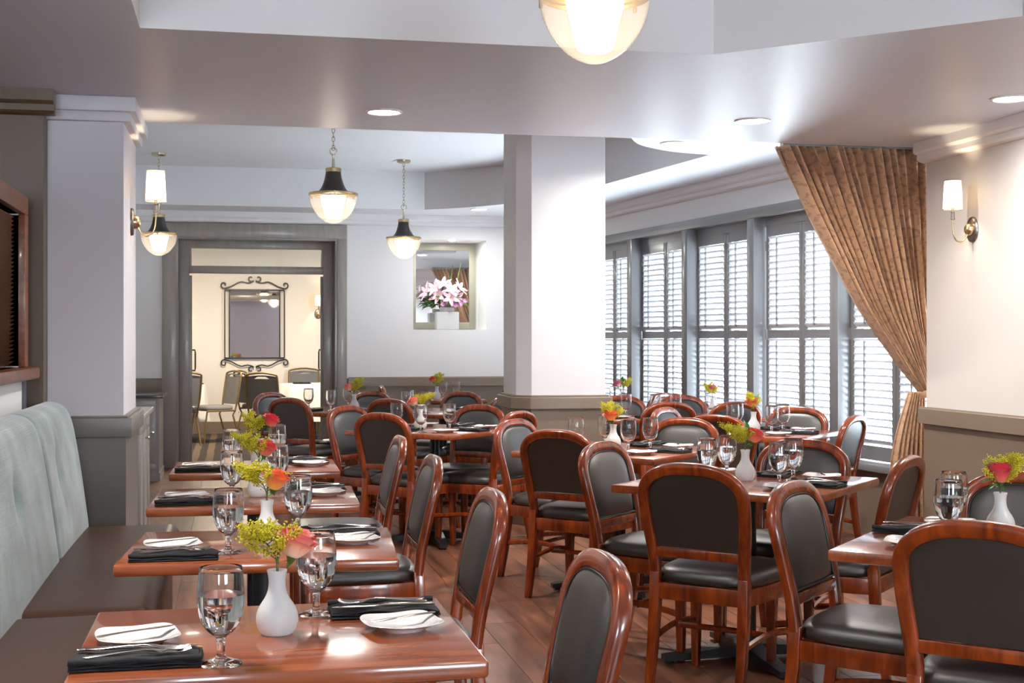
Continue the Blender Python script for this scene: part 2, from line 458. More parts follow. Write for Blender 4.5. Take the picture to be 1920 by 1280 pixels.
struct('ceiling', MB().add([(x, y, Z_TRAY) for x, y in tray_far], [tuple(t) for t in tessellate_polygon([[Vector((x, y, 0)) for x, y in tray_far]])]).mesh('far_tray_top', M_CEIL, False), 'pale blue-white ceiling of the far tray')
struct('trim_3', boxm('trim_3', M_CEIL, -3.2, 4.56, Y_S, Y_S + 0.02, Z_SOF, Z_TRAY + 0.02), 'upright far side of the satin soffit')

def crown(name, a, b, inward, ztop, label, mat=M_WHITE, e0=0.0, e1=0.0):
    """two-step crown moulding from a to b; inward = unit vector into the room"""
    mb = MB(); a = Vector((*a, 0)); b = Vector((*b, 0)); n = Vector((*inward, 0)); t = (b - a).normalized()
    prof = [(0, 0), (0.075, 0), (0.075, -0.055), (0.062, -0.068), (0.048, -0.070), (0.048, -0.100), (0.034, -0.112), (0.0, -0.118)]
    ra = [tuple(a - t * e0 + n * p + Vector((0, 0, ztop + q))) for p, q in prof]
    rb = [tuple(b + t * e1 + n * p + Vector((0, 0, ztop + q))) for p, q in prof]
    mb.rings([ra, rb])
    return struct(name, mb.mesh(name, mat, False), label)
def rail(name, a, b, inward, ztop, label, mat=M_TAUPE, h=0.088, d=0.03, e0=0.0, e1=0.0):
    mb = MB(); a = Vector((*a, 0)); b = Vector((*b, 0)); n = Vector((*inward, 0)); t = (b - a).normalized()
    prof = [(0, 0.012), (0.016, 0.012), (0.018, 0.004), (d, 0), (d, -h), (0, -h)]
    ra = [tuple(a - t * e0 + n * p + Vector((0, 0, ztop + q))) for p, q in prof]
    rb = [tuple(b + t * e1 + n * p + Vector((0, 0, ztop + q))) for p, q in prof]
    mb.rings([ra, rb])
    return struct(name, mb.mesh(name, mat, False), label)

# sconce wall (faces -X), ends at Y 7.41
YE = 7.41
struct('wall_right', boxm('wall_right', M_WHITE_WARMED, XR, XR + 0.18, -3.0, YE, RAIL, Z_SOF), 'white wall carrying the brass sconce, warm dimmer light in its colour')
struct('wall_right_lower', boxm('wall_right_lower', M_TAUPE, XR - 0.012, XR + 0.18, -3.0, YE + 0.012, 0, RAIL), 'taupe wainscot under the sconce wall')
rail('trim_4', (XR - 0.012, -3.0), (XR - 0.012, YE + 0.012), (-1, 0), RAIL, 'taupe chair rail along the sconce wall', e1=0.02)
crown('trim_5', (XR, -3.0), (XR, YE), (-1, 0), Z_SOF, 'white crown moulding above the sconce wall', e1=0.03)
struct('baseboard_right', boxm('baseboard_right', M_TAUPE, XR - 0.03, XR, -3.0, YE + 0.014, 0, 0.12), 'taupe baseboard below the sconce wall')
# outer shell behind the camera, with unseen openings added to let in fill light
for k, (x0, x1) in enumerate(((-3.2, -2.6), (-0.6, 1.8), (3.8, 5.4))):
    struct('wall_rear', boxm('wall_rear', M_WHITE, x0, x1, -3.2, -3.0, 0.95, 2.10), 'white pier number %s between added light openings in the unseen rear wall' % 'one two three'.split()[k])
struct('wall_rear', boxm('wall_rear', M_WHITE, -3.2, 5.4, -3.2, -3.0, 0, 0.95), 'low white wall under the added rear light openings')
struct('wall_rear', boxm('wall_rear', M_WHITE, -3.2, 5.4, -3.2, -3.0, 2.10, Z_SOF), 'white band above the added rear light openings')
struct('wall_left', boxm('wall_left', M_BEAM, -3.3, -3.2, -3.2, 7.6, 0, Z_SOF), 'brown outer wall beyond the low partition')

# low partition with an oak window, on the banquette side
WY0, WY1, WZ0, WZ1, PT = 4.55, 6.50, 1.22, 1.93, 2.0
mb = MB()
mb.box(XL - 0.1, XL, -1.5, 6.70, 0, WZ0); mb.box(XL - 0.1, XL, -1.5, WY0, WZ0, PT); mb.box(XL - 0.1, XL, WY1, 6.70, WZ0, PT); mb.box(XL - 0.1, XL, WY0, WY1, WZ1, PT)
struct('wall_left_partition', mb.mesh('wall_left_partition', M_WHITE, False), 'white low partition wall behind the banquette')
struct('wall_left_post', boxm('wall_left_post', M_SLATE, XL - 0.02, XL + 0.006, 6.60, 6.705, 0, PT), 'slate coloured strip between oak window and pillar')
w0 = struct_root('window_1', 'oak framed window with brown blind above the banquette', (0, 0, 0))
obj('window_head', boxm('window_head', M_WINWOOD, XL - 0.07, XL + 0.03, WY0 - 0.06, WY1 + 0.10, WZ1, WZ1 + 0.085, bevel=0.006), w0)
obj('window_jamb', boxm('window_jamb', M_WINWOOD, XL - 0.07, XL + 0.03, WY1, WY1 + 0.10, WZ0, WZ1, bevel=0.006), w0)
obj('window_jamb', boxm('window_jamb', M_WINWOOD, XL - 0.07, XL + 0.03, WY0 - 0.06, WY0 + 0.02, WZ0, WZ1, bevel=0.006), w0)
obj('window_sill', boxm('window_sill', M_WINWOOD, XL - 0.07, XL + 0.075, WY0 - 0.10, WY1 + 0.15, WZ0 - 0.055, WZ0, bevel=0.01), w0)
mb = MB()
z = WZ0 + 0.01
while z < WZ1 - 0.02:
    mb.add([(XL - 0.045, WY0 + 0.02, z), (XL - 0.045, WY1, z), (XL - 0.018, WY1, z + 0.021), (XL - 0.018, WY0 + 0.02, z + 0.021)], [(0, 1, 2, 3)])
    z += 0.019
bl = obj('blind', mb.mesh('blind', M_BLIND, False), w0); bl['kind'] = 'stuff'
obj('backing', boxm('backing', M_BLIND, XL - 0.09, XL - 0.06, WY0, WY1, WZ0, WZ1), w0)
struct('beam', boxm('beam', M_BEAM, -3.2, -0.885, 6.72, 7.5, 0, Z_SOF), 'brown painted return beside the white pillar')
crown('trim_6', (-3.2, 6.72), (-0.885, 6.72), (0, -1), Z_SOF, 'brown crown moulding on the return beside the pillar', M_BEAM, e1=0.055)

# pillar on the banquette side
PX0, PX1, PY0, PY1 = -0.895, -0.525, 6.85, 7.70
PR = 0.962
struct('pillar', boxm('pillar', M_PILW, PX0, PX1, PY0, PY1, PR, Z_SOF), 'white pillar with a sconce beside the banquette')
struct('pillar_lower', boxm('pillar_lower', M_PIL, PX0 - 0.01, PX1 + 0.012, PY0 - 0.012, PY1 + 0.01, 0, PR), 'grey wainscot base of the white pillar')
struct('trim_7', boxm('trim_7', M_PIL, PX0 - 0.012, PX0 + 0.012, PY0 - 0.012, PY0 + 0.02, PR, Z_SOF), 'thin grey corner strip on the pillar')
def boxed_mould(name, x0, x1, y0, y1, layers, mat, label):
    mb = MB()
    for z0, z1, d in layers:
        mb.box(x0 - d, x1 + d, y0 - d, y1 + d, z0, z1)
    return struct(name, mb.mesh(name, mat, True, 30, 0.004), label)
boxed_mould('trim_8', PX0 + 0.04, PX1, PY0, PY1, [(Z_SOF - 0.072, Z_SOF, 0.062), (Z_SOF - 0.118, Z_SOF - 0.070, 0.034)], M_PILW, 'white crown moulding round the pillar top')
boxed_mould('trim_9', PX0, PX1, PY0, PY1, [(PR - 0.092, PR, 0.042), (PR, PR + 0.012, 0.022)], M_PIL, 'grey chair rail round the pillar')

# chamfered column
CX0, CX1, CY0, CY1, CH = 2.065, 2.685, 9.45, 10.0, 0.095
def col_poly(d):
    return [(CX0 + CH - d * 0.4 - 0.03, CY0 - d), (CX1 + d, CY0 - d), (CX1 + d, CY1 + d), (CX0 - d - 0.03, CY1 + d), (CX0 - d - 0.03, CY0 + CH - d * 0.4)]
def col_mesh(name, d, z0, z1, mat, bev=0.0):
    return MB().prism(col_poly(d), z0, z1).mesh(name, mat, True, 25, bev, 1)
struct('column', col_mesh('column', 0, RAIL, Z_TRAY, M_WHITE_DIMMED), 'tall white chamfered column in the middle of the room')
struct('column_lower', col_mesh('column_lower', 0.012, 0, RAIL, M_TAUPE), 'taupe wainscot base of the white column')
struct('trim_10', col_mesh('trim_10', 0.045, RAIL - 0.088, RAIL, M_TAUPE, 0.005), 'taupe chair rail round the white column')
struct('trim_11', col_mesh('trim_11', 0.024, RAIL, RAIL + 0.014, M_TAUPE, 0.003), 'thin cap on the column chair rail')
struct('baseboard_column', col_mesh('baseboard_column', 0.028, 0, 0.12, M_TAUPE, 0.004), 'taupe baseboard round the column foot')

# back wall with doorway and flower niche
DX0, DX1, DZ = -0.576, 1.108, 2.43
NX0, NX1, NZ0, NZ1, ND = 1.935, 2.746, 1.456, 2.443, 0.52
T = 0.34
mb = MB()
mb.box(-1.2, DX0, YB, YB + T, RAIL, Z_MID); mb.box(DX0, DX1, YB, YB + T, DZ, Z_MID)
mb.box(DX1, NX0, YB, YB + T, RAIL, Z_MID); mb.box(NX1, 3.7, YB, YB + T, RAIL, Z_MID)
mb.box(NX0, NX1, YB, YB + T, RAIL, NZ0); mb.box(NX0, NX1, YB, YB + T, NZ1, Z_MID)
struct('wall_back', mb.mesh('wall_back', M_WHITE, False), 'white back wall with the doorway and flower niche')
mb = MB(); mb.box(-1.2, DX0, YB - 0.012, YB + T, 0, RAIL); mb.box(DX1, 3.7, YB - 0.012, YB + T, 0, RAIL)
struct('wall_back_lower', mb.mesh('wall_back_lower', M_TAUPE, False), 'taupe wainscot along the back wall')
rail('trim_12', (DX1 + 0.12, YB - 0.012), (3.6, YB - 0.012), (0, -1), RAIL, 'taupe chair rail along the back wall')
rail('trim_13', (-1.2, YB - 0.012), (DX0 - 0.14, YB - 0.012), (0, -1), RAIL, 'short taupe chair rail beside the doorway')
crown('trim_14', (-1.2, YB), (3.6, YB), (0, -1), Z_MID, 'white crown moulding along the back wall')
mb = MB()
mb.box(NX0 - 0.02, NX0, YB + T, YB + ND, NZ0 - 0.02, NZ1 + 0.02); mb.box(NX1, NX1 + 0.02, YB + T, YB + ND, NZ0 - 0.02, NZ1 + 0.02)
mb.box(NX0, NX1, YB + T, YB + ND, NZ0 - 0.02, NZ0); mb.box(NX0, NX1, YB + T, YB + ND, NZ1, NZ1 + 0.02); mb.box(NX0 - 0.02, NX1 + 0.02, YB + ND, YB + ND + 0.02, NZ0 - 0.02, NZ1 + 0.02)
struct('wall_niche', mb.mesh('wall_niche', M_WHITE, False), 'white lining of the flower niche')
struct('wall_far_left', boxm('wall_far_left', M_WHITE, -1.3, -1.004, 7.5, YB, 0, Z_TRAY), 'white side wall behind the grey cabinets')

# window wall: local x runs along the wall, local y points into the room
WA = math.atan2(0.9927, -0.1207)
WO = (4.44, 7.5, 0)
WL = 7.1
HZ0, HZ1 = 2.326, 2.407
SILL = 0.495
struct('wall_window_upper', boxm('wall_window_upper', M_WHITE, -0.4, WL, -0.22, 0, HZ1, Z_MID), 'white wall band above the shuttered windows', WO, WA)
struct('wall_window_lower', boxm('wall_window_lower', M_TAUPE, -0.4, WL, -0.22, -0.01, 0, SILL - 0.05), 'taupe wall below the shuttered windows', WO, WA)
o = struct('trim_15', boxm('trim_15', M_WTRIM, -0.4, WL, -0.2, 0.03, HZ0, HZ1, bevel=0.004), 'grey header board over the shuttered windows', WO, WA)
struct('trim_16', boxm('trim_16', M_WTRIM, -0.4, WL, -0.2, 0.055, SILL - 0.05, SILL, bevel=0.006), 'grey sill board under the shuttered windows', WO, WA)
c, s_ = math.cos(WA), math.sin(WA)
crown('trim_17', (WO[0] - c * 0.4, WO[1] - s_ * 0.4), (WO[0] + c * WL, WO[1] + s_ * WL), (-s_, c), Z_MID, 'white crown moulding above the window wall')
posts = [0.235, 1.447, 2.673, 3.872, 5.085, 6.30]
POSTW = 0.056
nth = 'first second third fourth fifth sixth'.split()
for k, a in enumerate(posts):
    struct('trim_%d' % (18 + k), boxm('post', M_WTRIM, a - POSTW, a + POSTW, -0.2, 0.02, SILL, HZ0, bevel=0.004), 'grey window post, %s from the curtain' % nth[k], WO, WA)
struct('wall_window_end', boxm('wall_window_end', M_WHITE, 6.356, WL, -0.22, 0, SILL, HZ1), 'white wall end past the last window', WO, WA)
struct('wall_window_start', boxm('wall_window_start', M_WHITE, -0.4, 0.18, -0.22, 0, SILL, HZ1), 'white wall end behind the curtain', WO, WA)
SB = -0.10                      # plane of the shutters
LZ0, LM0, LM1, LZ1, ST = 0.604, 1.358, 1.426, 2.172, 2.255
NL = 15
pitch_lo, pitch_hi = (LM0 - LZ0) / NL, (LZ1 - LM1) / NL
PANW = (posts[1] - posts[0] - 2 * POSTW) / 2 - 0.004
STI = 0.045
louv_w = PANW - 2 * STI
def louver_mesh(ang):
    mb = MB(); n = 8; hw, ht = 0.0315, 0.0048
    sec = [(hw * math.cos(2 * PI * k / n), ht * math.sin(2 * PI * k / n)) for k in range(n)]
    ca, sa = math.cos(ang), math.sin(ang)
    q = lambda x: [(x, p * ca - t * sa, p * sa + t * ca) for p, t in sec]
    return mb.rings([q(-louv_w / 2), q(louv_w / 2)]).mesh('louver', M_LOUV, True, 60)
louver_lo, louver_hi = louver_mesh(R(43)), louver_mesh(R(45))
stile_me = boxm('stile', M_WTRIM, 0, STI, -0.014, 0.014, LZ0 - 0.10, ST, bevel=0.002)
rails_me = [boxm('rail', M_WTRIM, STI, PANW - STI, -0.0135, 0.0135, *zz) for zz in ((LZ0 - 0.10, LZ0), (LM0, LM1), (LZ1, ST))]
rod_lo = boxm('tilt_rod', M_WTRIM, -0.006, 0.006, 0.030, 0.042, LZ0 + 0.03, LM0 - 0.02)
rod_hi = boxm('tilt_rod', M_WTRIM, -0.006, 0.006, 0.030, 0.042, LM1 + 0.03, LZ1 - 0.02)
pane_me = boxm('pane', M_PANE, POSTW, posts[1] - posts[0] - POSTW, -0.188, -0.184, SILL, HZ0)
munt = MB().box(0.58, 0.63, -0.2, -0.175, SILL, HZ0).box(POSTW, 1.15, -0.2, -0.175, 1.37, 1.41).mesh('muntin', M_WTRIM, False)
hinge_me = boxm('hinge', M_STEEL, -0.006, 0.006, 0.012, 0.020, -0.04, 0.04)
for k in range(5):
    a = posts[k]
    c0 = (WO[0] + c * a, WO[1] + s_ * a, 0)
    w = struct_root('window_%d' % (k + 2), 'window with grey louvered shutters, %s from the curtain' % nth[k], c0, WA)
    obj('pane', pane_me, w); obj('muntin', munt, w)
    obj('shutter_head', boxm('shutter_head', M_WTRIM, POSTW, posts[1] - posts[0] - POSTW, SB - 0.02, SB + 0.02, ST, HZ0), w)
    for q in range(2):
        x0 = POSTW + 0.003 + q * (PANW + 0.003)
        sh = obj('shutter_panel', rails_me[1], w, (x0, SB, 0))
        obj('stile', stile_me, sh); obj('stile', stile_me, sh, (PANW - STI, 0, 0))
        obj('rail', rails_me[0], sh); obj('rail', rails_me[2], sh)
        obj('tilt_rod', rod_lo, sh, (PANW * 0.62, 0, 0)); obj('tilt_rod', rod_hi, sh, (PANW * 0.62, 0, 0))
        for hz in (0.75, 1.39, 2.1):
            obj('hinge', hinge_me, sh, (0.0 if q == 0 else PANW, 0, hz))
        for j in range(NL):
            obj('louver', louver_lo, sh, (PANW / 2, 0, LZ0 + (j + 0.5) * pitch_lo))
            obj('louver', louver_hi, sh, (PANW / 2, 0, LM1 + (j + 0.5) * pitch_hi))

# ------------------------------------------------------------------ doorway
d = struct_root('door_1', 'grey panelled double doorway with transom, both leaves open')
cw = 0.14
mb = MB(); mb.box(DX0 - cw, DX0, YB - 0.03, YB, 0, DZ + 0.0); mb.box(DX1, DX1 + cw * 0.75, YB - 0.03, YB, 0, DZ); mb.box(DX0 - cw, DX1 + cw * 0.75, YB - 0.03, YB, DZ, DZ + 0.15)
obj('door_casing', mb.mesh('door_casing', M_TRIMG, True, 30, 0.004), d)
mb = MB(); mb.box(DX0, DX0 + 0.02, YB, YB + T, 0, DZ); mb.box(DX1 - 0.02, DX1, YB, YB + T, 0, DZ); mb.box(DX0 + 0.02, DX1 - 0.02, YB, YB + T, DZ - 0.02, DZ)
obj('door_jamb', mb.mesh('door_jamb', M_TRIMG, False), d)
FX0, FX1 = -0.50, 1.03
fy = YB + T - 0.10
mb = MB(); mb.box(DX0 + 0.02, FX0 + 0.05, fy, fy + 0.1, 0, DZ - 0.02); mb.box(FX1 - 0.05, DX1 - 0.02, fy, fy + 0.1, 0, DZ - 0.02)
mb.box(FX0 + 0.05, FX1 - 0.05, fy, fy + 0.1, 2.33, DZ - 0.02); mb.box(FX0 + 0.05, FX1 - 0.05, fy, fy + 0.1, 2.06, 2.14)
mb.box(FX0 + 0.05, FX0 + 0.075, fy, fy + 0.1, 2.14, 2.33); mb.box(FX1 - 0.075, FX1 - 0.05, fy, fy + 0.1, 2.14, 2.33)
obj('door_frame', mb.mesh('door_frame', M_TRIMG, True, 30, 0.003), d)
obj('transom_pane', boxm('transom_pane', M_PANE, FX0 + 0.07, FX1 - 0.07, fy + 0.05, fy + 0.054, 2.135, 2.335), d)
def door_leaf(x, ang, flip):
    mb = MB(); L_, s0, s1 = 0.70, 0.10, 0.04
    for y0, y1, z0, z1 in ((0, s0, 0.01, 2.04), (L_ - s0, L_, 0.01, 2.04), (s0, L_ - s0, 0.01, 0.28), (s0, L_ - s0, 0.78, 0.90), (s0, L_ - s0, 1.90, 2.04)):
        mb.box(-s1 / 2, s1 / 2, y0, y1, z0, z1)
    mb.box(-0.008, 0.008, s0, L_ - s0, 0.28, 0.78)
    lf = obj('door_leaf', mb.mesh('door_leaf', M_CAB, True, 30, 0.003), d, (x, YB + T - 0.02, 0), (0, 0, ang))
    obj('pane', boxm('pane', M_PANE, -0.003, 0.003, s0, L_ - s0, 0.90, 1.90), lf)
    for sx in (-1, 1):
        hx = sx * (s1 / 2)
        obj('door_handle', MB().tube([(hx, L_ - 0.06, 1.0), (hx + sx * 0.05, L_ - 0.06, 1.0), (hx + sx * 0.055, L_ - 0.06, 1.03), (hx + sx * 0.055, L_ - 0.06, 1.2), (hx + sx * 0.05, L_ - 0.06, 1.23), (hx, L_ - 0.06, 1.23)], 0.009, 8).mesh('door_handle', M_BRONZE), lf)
door_leaf(FX0 + 0.06, R(3.5), 1)
door_leaf(FX1 - 0.06, R(-7), -1)

# adjoining room seen through the doorway
FY = 19.6
struct('floor_carpet', boxm('floor_carpet', M_CARPET, -3.2, 4.2, 14.80, FY, -0.1, 0.0), 'brown striped carpet of the room beyond the doorway')
struct('wall_beyond', boxm('wall_beyond', M_CREAM, -3.2, 4.2, FY, FY + 0.1, 0, 2.9), 'cream far wall of the room beyond the doorway')
struct('wall_beyond_side', boxm('wall_beyond_side', M_CREAM, -3.3, -3.2, YB + T, FY + 0.1, 0, 2.9), 'cream side wall beyond the doorway, door hinge side')
struct('wall_beyond_side', boxm('wall_beyond_side', M_CREAM, 4.2, 4.3, YB + T, FY + 0.1, 0, 2.9), 'cream side wall beyond the doorway, window side')
mb = MB(); mb.box(-3.2, DX0, YB + T, YB + T + 0.02, 0, 2.9); mb.box(DX1, 1.85, YB + T, YB + T + 0.02, 0, 2.9); mb.box(DX0, DX1, YB + T, YB + T + 0.02, DZ, 2.9)
struct('wall_beyond_front', mb.mesh('wall_beyond_front', M_CREAM, False), 'cream doorway wall seen from the next room')
struct('ceiling', boxm('beyond_ceiling', M_CEIL, -3.2, 4.2, YB + T, FY, 2.8, 2.9), 'white ceiling of the room beyond the doorway')
struct('baseboard_beyond', boxm('baseboard_beyond', M_TAUPE, -3.2, 4.2, FY - 0.02, FY, 0, 0.17), 'taupe baseboard of the room beyond the doorway')

# ------------------------------------------------------------------ dining chairs (forward = +Y)
def back_y(z):
    t = max(0.0, (z - 0.44) / 0.445)
    return -0.205 - 0.095 * t ** 1.35
def back_n(z):
    e = 0.002
    t = Vector((0, back_y(z + e) - back_y(z - e), 2 * e)).normalized()
    return Vector((0, t.z, -t.y))                       # towards the front
def stile_w(z):
    t = (z - 0.44) / 0.30
    return 0.183 + 0.022 * (3 * t * t - 2 * t ** 3)
def u_path(inset=0.0, z_lo=0.44, n_arc=18, n_st=8):
    pts = []
    for i in range(n_st):
        z = z_lo + (0.74 - z_lo) * i / n_st
        pts.append((stile_w(z) - inset, z))
    e = 2 / 2.5
    for i in range(n_arc + 1):
        a = PI / 2 * i / n_arc
        pts.append(((0.205 - inset) * math.cos(a) ** e if i < n_arc else 0.0, 0.74 + (0.125 - inset) * math.sin(a) ** e))
    return pts + [(-u, z) for u, z in reversed(pts[:-1])]
def rounded_sec(w, t, r=0.4):
    k = []
    for i in range(12):
        a = 2 * PI * i / 12
        ca, sa = math.cos(a), math.sin(a)
        k.append((w / 2 * math.copysign(abs(ca) ** r, ca), t / 2 * math.copysign(abs(sa) ** r, sa)))
    return k
def chair_meshes():
    D = {}
    # bent back frame
    P2 = u_path(0.0)
    pts = [Vector((u, back_y(z), z)) for u, z in P2]
    rings = []
    for i, p in enumerate(pts):
        a = pts[max(0, i - 1)]; b = pts[min(len(pts) - 1, i + 1)]
        t = (b - a).normalized(); n = back_n(p.z); n = (n - t * n.dot(t)).normalized(); w = t.cross(n)
        rings.append([tuple(p + w * q + n * r) for q, r in rounded_sec(0.044, 0.036)])
    D['back_frame'] = MB().rings(rings).mesh('back_frame', M_CHERRY, True, 50)
    # upholstered pad
    inset = 0.019; z0 = 0.556; ztop = 0.74 + 0.125 - inset
    def hw(z):
        if z <= 0.74: return stile_w(z) - inset
        q = min(1.0, (z - 0.74) / (0.125 - inset))
        return (0.205 - inset) * max(0.0, 1 - q ** 2.5) ** (1 / 2.5)
    nv, nu = 16, 12
    zs = [z0 + (0.74 - z0) * j / 8 for j in range(8)] + [0.74 + (ztop - 0.74) * math.sin(PI / 2 * j / 8) for j in range(9)]
    def surf(side):
        rows = []
        for z in zs:
            h = hw(z); row = []
            for i in range(nu + 1):
                s = -1 + 2 * i / nu
                vv = (z - z0) / (ztop - z0)
                bul = (1 - abs(s) ** 5) * (1 - abs(2 * vv - 1) ** 7)
                off = (0.006 + 0.020 * bul) if side > 0 else -(0.004 + 0.003 * bul)
                n = back_n(z)
                row.append(tuple(Vector((s * h, back_y(z), z)) + n * off))
            rows.append(row)
        return rows
    mb = MB()
    for side in (1, -1):
        rows = surf(side)
        mb.rings(rows, False, False, False)
    fr, bk = surf(1), surf(-1)
    mb.rings([[r[0] for r in fr], [r[0] for r in bk]], False, False, False)
    mb.rings([[r[-1] for r in fr], [r[-1] for r in bk]], False, False, False)
    mb.rings([fr[0], bk[0]], False, False, False)
    D['backrest'] = mb.mesh('backrest', M_LEATH, True, 50)
    loop = [(u, z) for u, z in u_path(0.024, z0 + 0.004)]
    pp = [tuple(Vector((u, back_y(z), z)) + back_n(z) * 0.012) for u, z in loop]
    D['piping'] = MB().tube(pp, 0.0042, 6, closed=True).mesh('piping', M_PIPE)
    mb = MB()
    for y0, y1 in ((-0.014, 0.014),):
        mb.box(-0.180, 0.180, back_y(0.54) + y0, back_y(0.54) + y1, 0.516, 0.553)
    D['cross_rail'] = mb.mesh('cross_rail', M_CHERRY, True, 30, 0.004)
    # seat
    def outline(k):
        out = []
        n = 44
        for i in range(n):
            a = 2 * PI * i / n; ca, sa = math.cos(a), math.sin(a)
            x = math.copysign(abs(ca) ** 0.45, ca); y = math.copysign(abs(sa) ** 0.45, sa)
            yy = 0.012 + 0.222 * y
            hx = 0.198 + 0.036 * (y + 1) / 2
            out.append((x * hx * k, 0.012 + (yy - 0.012) * k))
        return out
    rs = []
    for k, z in ((0.96, 0.414), (1.0, 0.420), (1.012, 0.434), (1.0, 0.452), (0.955, 0.466), (0.86, 0.476), (0.6, 0.484), (0.3, 0.487), (0.02, 0.488)):
        rs.append([(x, y, z) for x, y in outline(k)])
    D['seat'] = MB().rings(rs).mesh('seat', M_LEATH, True, 60)
    # rails and legs
    za, zb = 0.352, 0.415
    D['rail_front'] = MB().box(-0.188, 0.188, 0.196, 0.220, za, zb).mesh('seat_rail', M_CHERRY, True, 30, 0.003)
    D['rail_back'] = MB().box(-0.168, 0.168, -0.222, -0.200, za, zb).mesh('seat_rail', M_CHERRY, True, 30, 0.003)
    for s in (-1, 1):
        mb = MB()
        q = lambda x, y: [(x - 0.011, y, za), (x + 0.011, y, za), (x + 0.011, y, zb), (x - 0.011, y, zb)]
        mb.rings([q(s * 0.186, -0.195), q(s * 0.206, -0.06), q(s * 0.214, 0.08), q(s * 0.212, 0.19)])
        D['rail_side%d' % s] = mb.mesh('seat_rail', M_CHERRY, True, 30, 0.002)
        D['leg_front%d' % s] = MB().taper((s * 0.210, 0.208, 0.0145, 0.0145), (s * 0.206, 0.205, 0.022, 0.022), 0, 0.416).mesh('leg', M_CHERRY, True, 30, 0.003)
        mb = MB()
        q = lambda x, y, z, h: [(x - h, y - h, z), (x + h, y - h, z), (x + h, y + h, z), (x - h, y + h, z)]
        mb.rings([q(s * 0.185, -0.262, 0, 0.015), q(s * 0.185, -0.232, 0.16, 0.018), q(s * 0.184, -0.212, 0.32, 0.020), q(s * 0.183, -0.205, 0.455, 0.020)])
        D['leg_rear%d' % s] = mb.mesh('leg', M_CHERRY, True, 30, 0.003)
        pts = [(s * (0.186 + 0.024 * t), -0.228 + 0.425 * t, 0.195 + 0.022 * math.sin(PI * t)) for t in [i / 8 for i in range(9)]]
        D['stretcher%d' % s] = MB().tube(pts, 0.011, 6, flat=1.25).mesh('stretcher', M_CHERRY)
    D['stretcher_mid'] = MB().tube([(-0.20, 0.0, 0.21), (0, 0.004, 0.213), (0.20, 0.0, 0.21)], 0.010, 6, flat=1.2).mesh('stretcher', M_CHERRY)
    return D
CH_ME = chair_meshes()
CH_PARTS = [('seat', 'seat'), ('back_frame', 'back_frame'), ('backrest', 'backrest'), ('cross_rail', 'cross_rail'), ('seat_rail', 'rail_front'), ('seat_rail', 'rail_back'),
            ('seat_rail', 'rail_side-1'), ('seat_rail', 'rail_side1'), ('leg', 'leg_front-1'), ('leg', 'leg_front1'), ('leg', 'leg_rear-1'), ('leg', 'leg_rear1'),
            ('stretcher', 'stretcher-1'), ('stretcher', 'stretcher1'), ('stretcher', 'stretcher_mid')]
def chair(top, facing, label):
    """top: plan position of the top of the back; facing: degrees, direction the sitter looks"""
    f = R(facing)
    loc = (top[0] + 0.30 * math.cos(f), top[1] + 0.30 * math.sin(f), 0)
    o = thing('dining_chair', label, 'chair', loc, f - PI / 2, 'cherry wood dining chairs')
    for nm, key in CH_PARTS:
        p = obj(nm, CH_ME[key], o)
        if nm == 'backrest':
            obj('piping', CH_ME['piping'], p)
    return o

# ------------------------------------------------------------------ tables
TZ = 0.75
def table_meshes(w, dpt, arm):
    D = {}
    D['tabletop'] = MB().box(-w / 2, w / 2, -dpt / 2, dpt / 2, TZ - 0.033, TZ).mesh('tabletop', M_TABLE, True, 30, 0.007, 2)
    D['mounting_plate'] = MB().box(-0.15, 0.15, -0.15, 0.15, TZ - 0.05, TZ - 0.033).mesh('mounting_plate', M_BLACK, True, 30, 0.003)
    D['column'] = MB().lathe([(0.045, 0.045), (0.036, 0.07), (0.033, 0.10), (0.033, TZ - 0.07), (0.06, TZ - 0.05)], 20, cap0=True, cap1=True).mesh('column', M_BLACK)
    mb = MB()
    q = lambda x, w_, z0, z1: [(x, -w_, z0), (x, w_, z0), (x, w_, z1), (x, -w_, z1)]
    mb.rings([q(0.0, 0.045, 0.022, 0.075), q(arm * 0.5, 0.038, 0.018, 0.055), q(arm, 0.026, 0.012, 0.034)])
    mb.lathe([(0.016, 0), (0.018, 0.014)], 10, cx=arm - 0.03, cap0=True, cap1=True)
    D['base_foot'] = mb.mesh('base_foot', M_BLACK, True, 30)
    return D
T_BANQ = table_meshes(0.76, 0.62, 0.30)
T_SQ = table_meshes(0.86, 0.86, 0.38)
T_LONG = table_meshes(1.28, 0.76, 0.38)
TABLES = {}
def table(key, me, x, y, rz, label):
    o = thing('dining_table', label, 'table', (x, y, 0), R(rz), 'cherry wood dining tables')
    obj('tabletop', me['tabletop'], o)
    obj('mounting_plate', me['mounting_plate'], o); obj('column', me['column'], o)
    for k in range(4):
        obj('base_foot', me['base_foot'], o, (0, 0, 0), (0, 0, PI / 2 * k + (PI / 4 if me is not T_BANQ else PI / 4)))
    TABLES[key] = (x, y, R(rz))
    return o
TNAME = {
    'T1': 'banquette table closest to the camera', 'T2': 'second banquette table', 'T3': 'third banquette table', 'T4': 'banquette table by the pillar',
    'R1': 'table below the wall sconce', 'M1': 'large middle table', 'M2': 'table before the white column', 'M3': 'table by the curtain',
    'M4': 'long table under the shutters', 'M6': 'shutter side table past the column', 'L1': 'aisle table before the back wall', 'L2': 'table at the doorway',
    'L3': 'table under the flower niche', 'L4': 'small table against the back wall'}
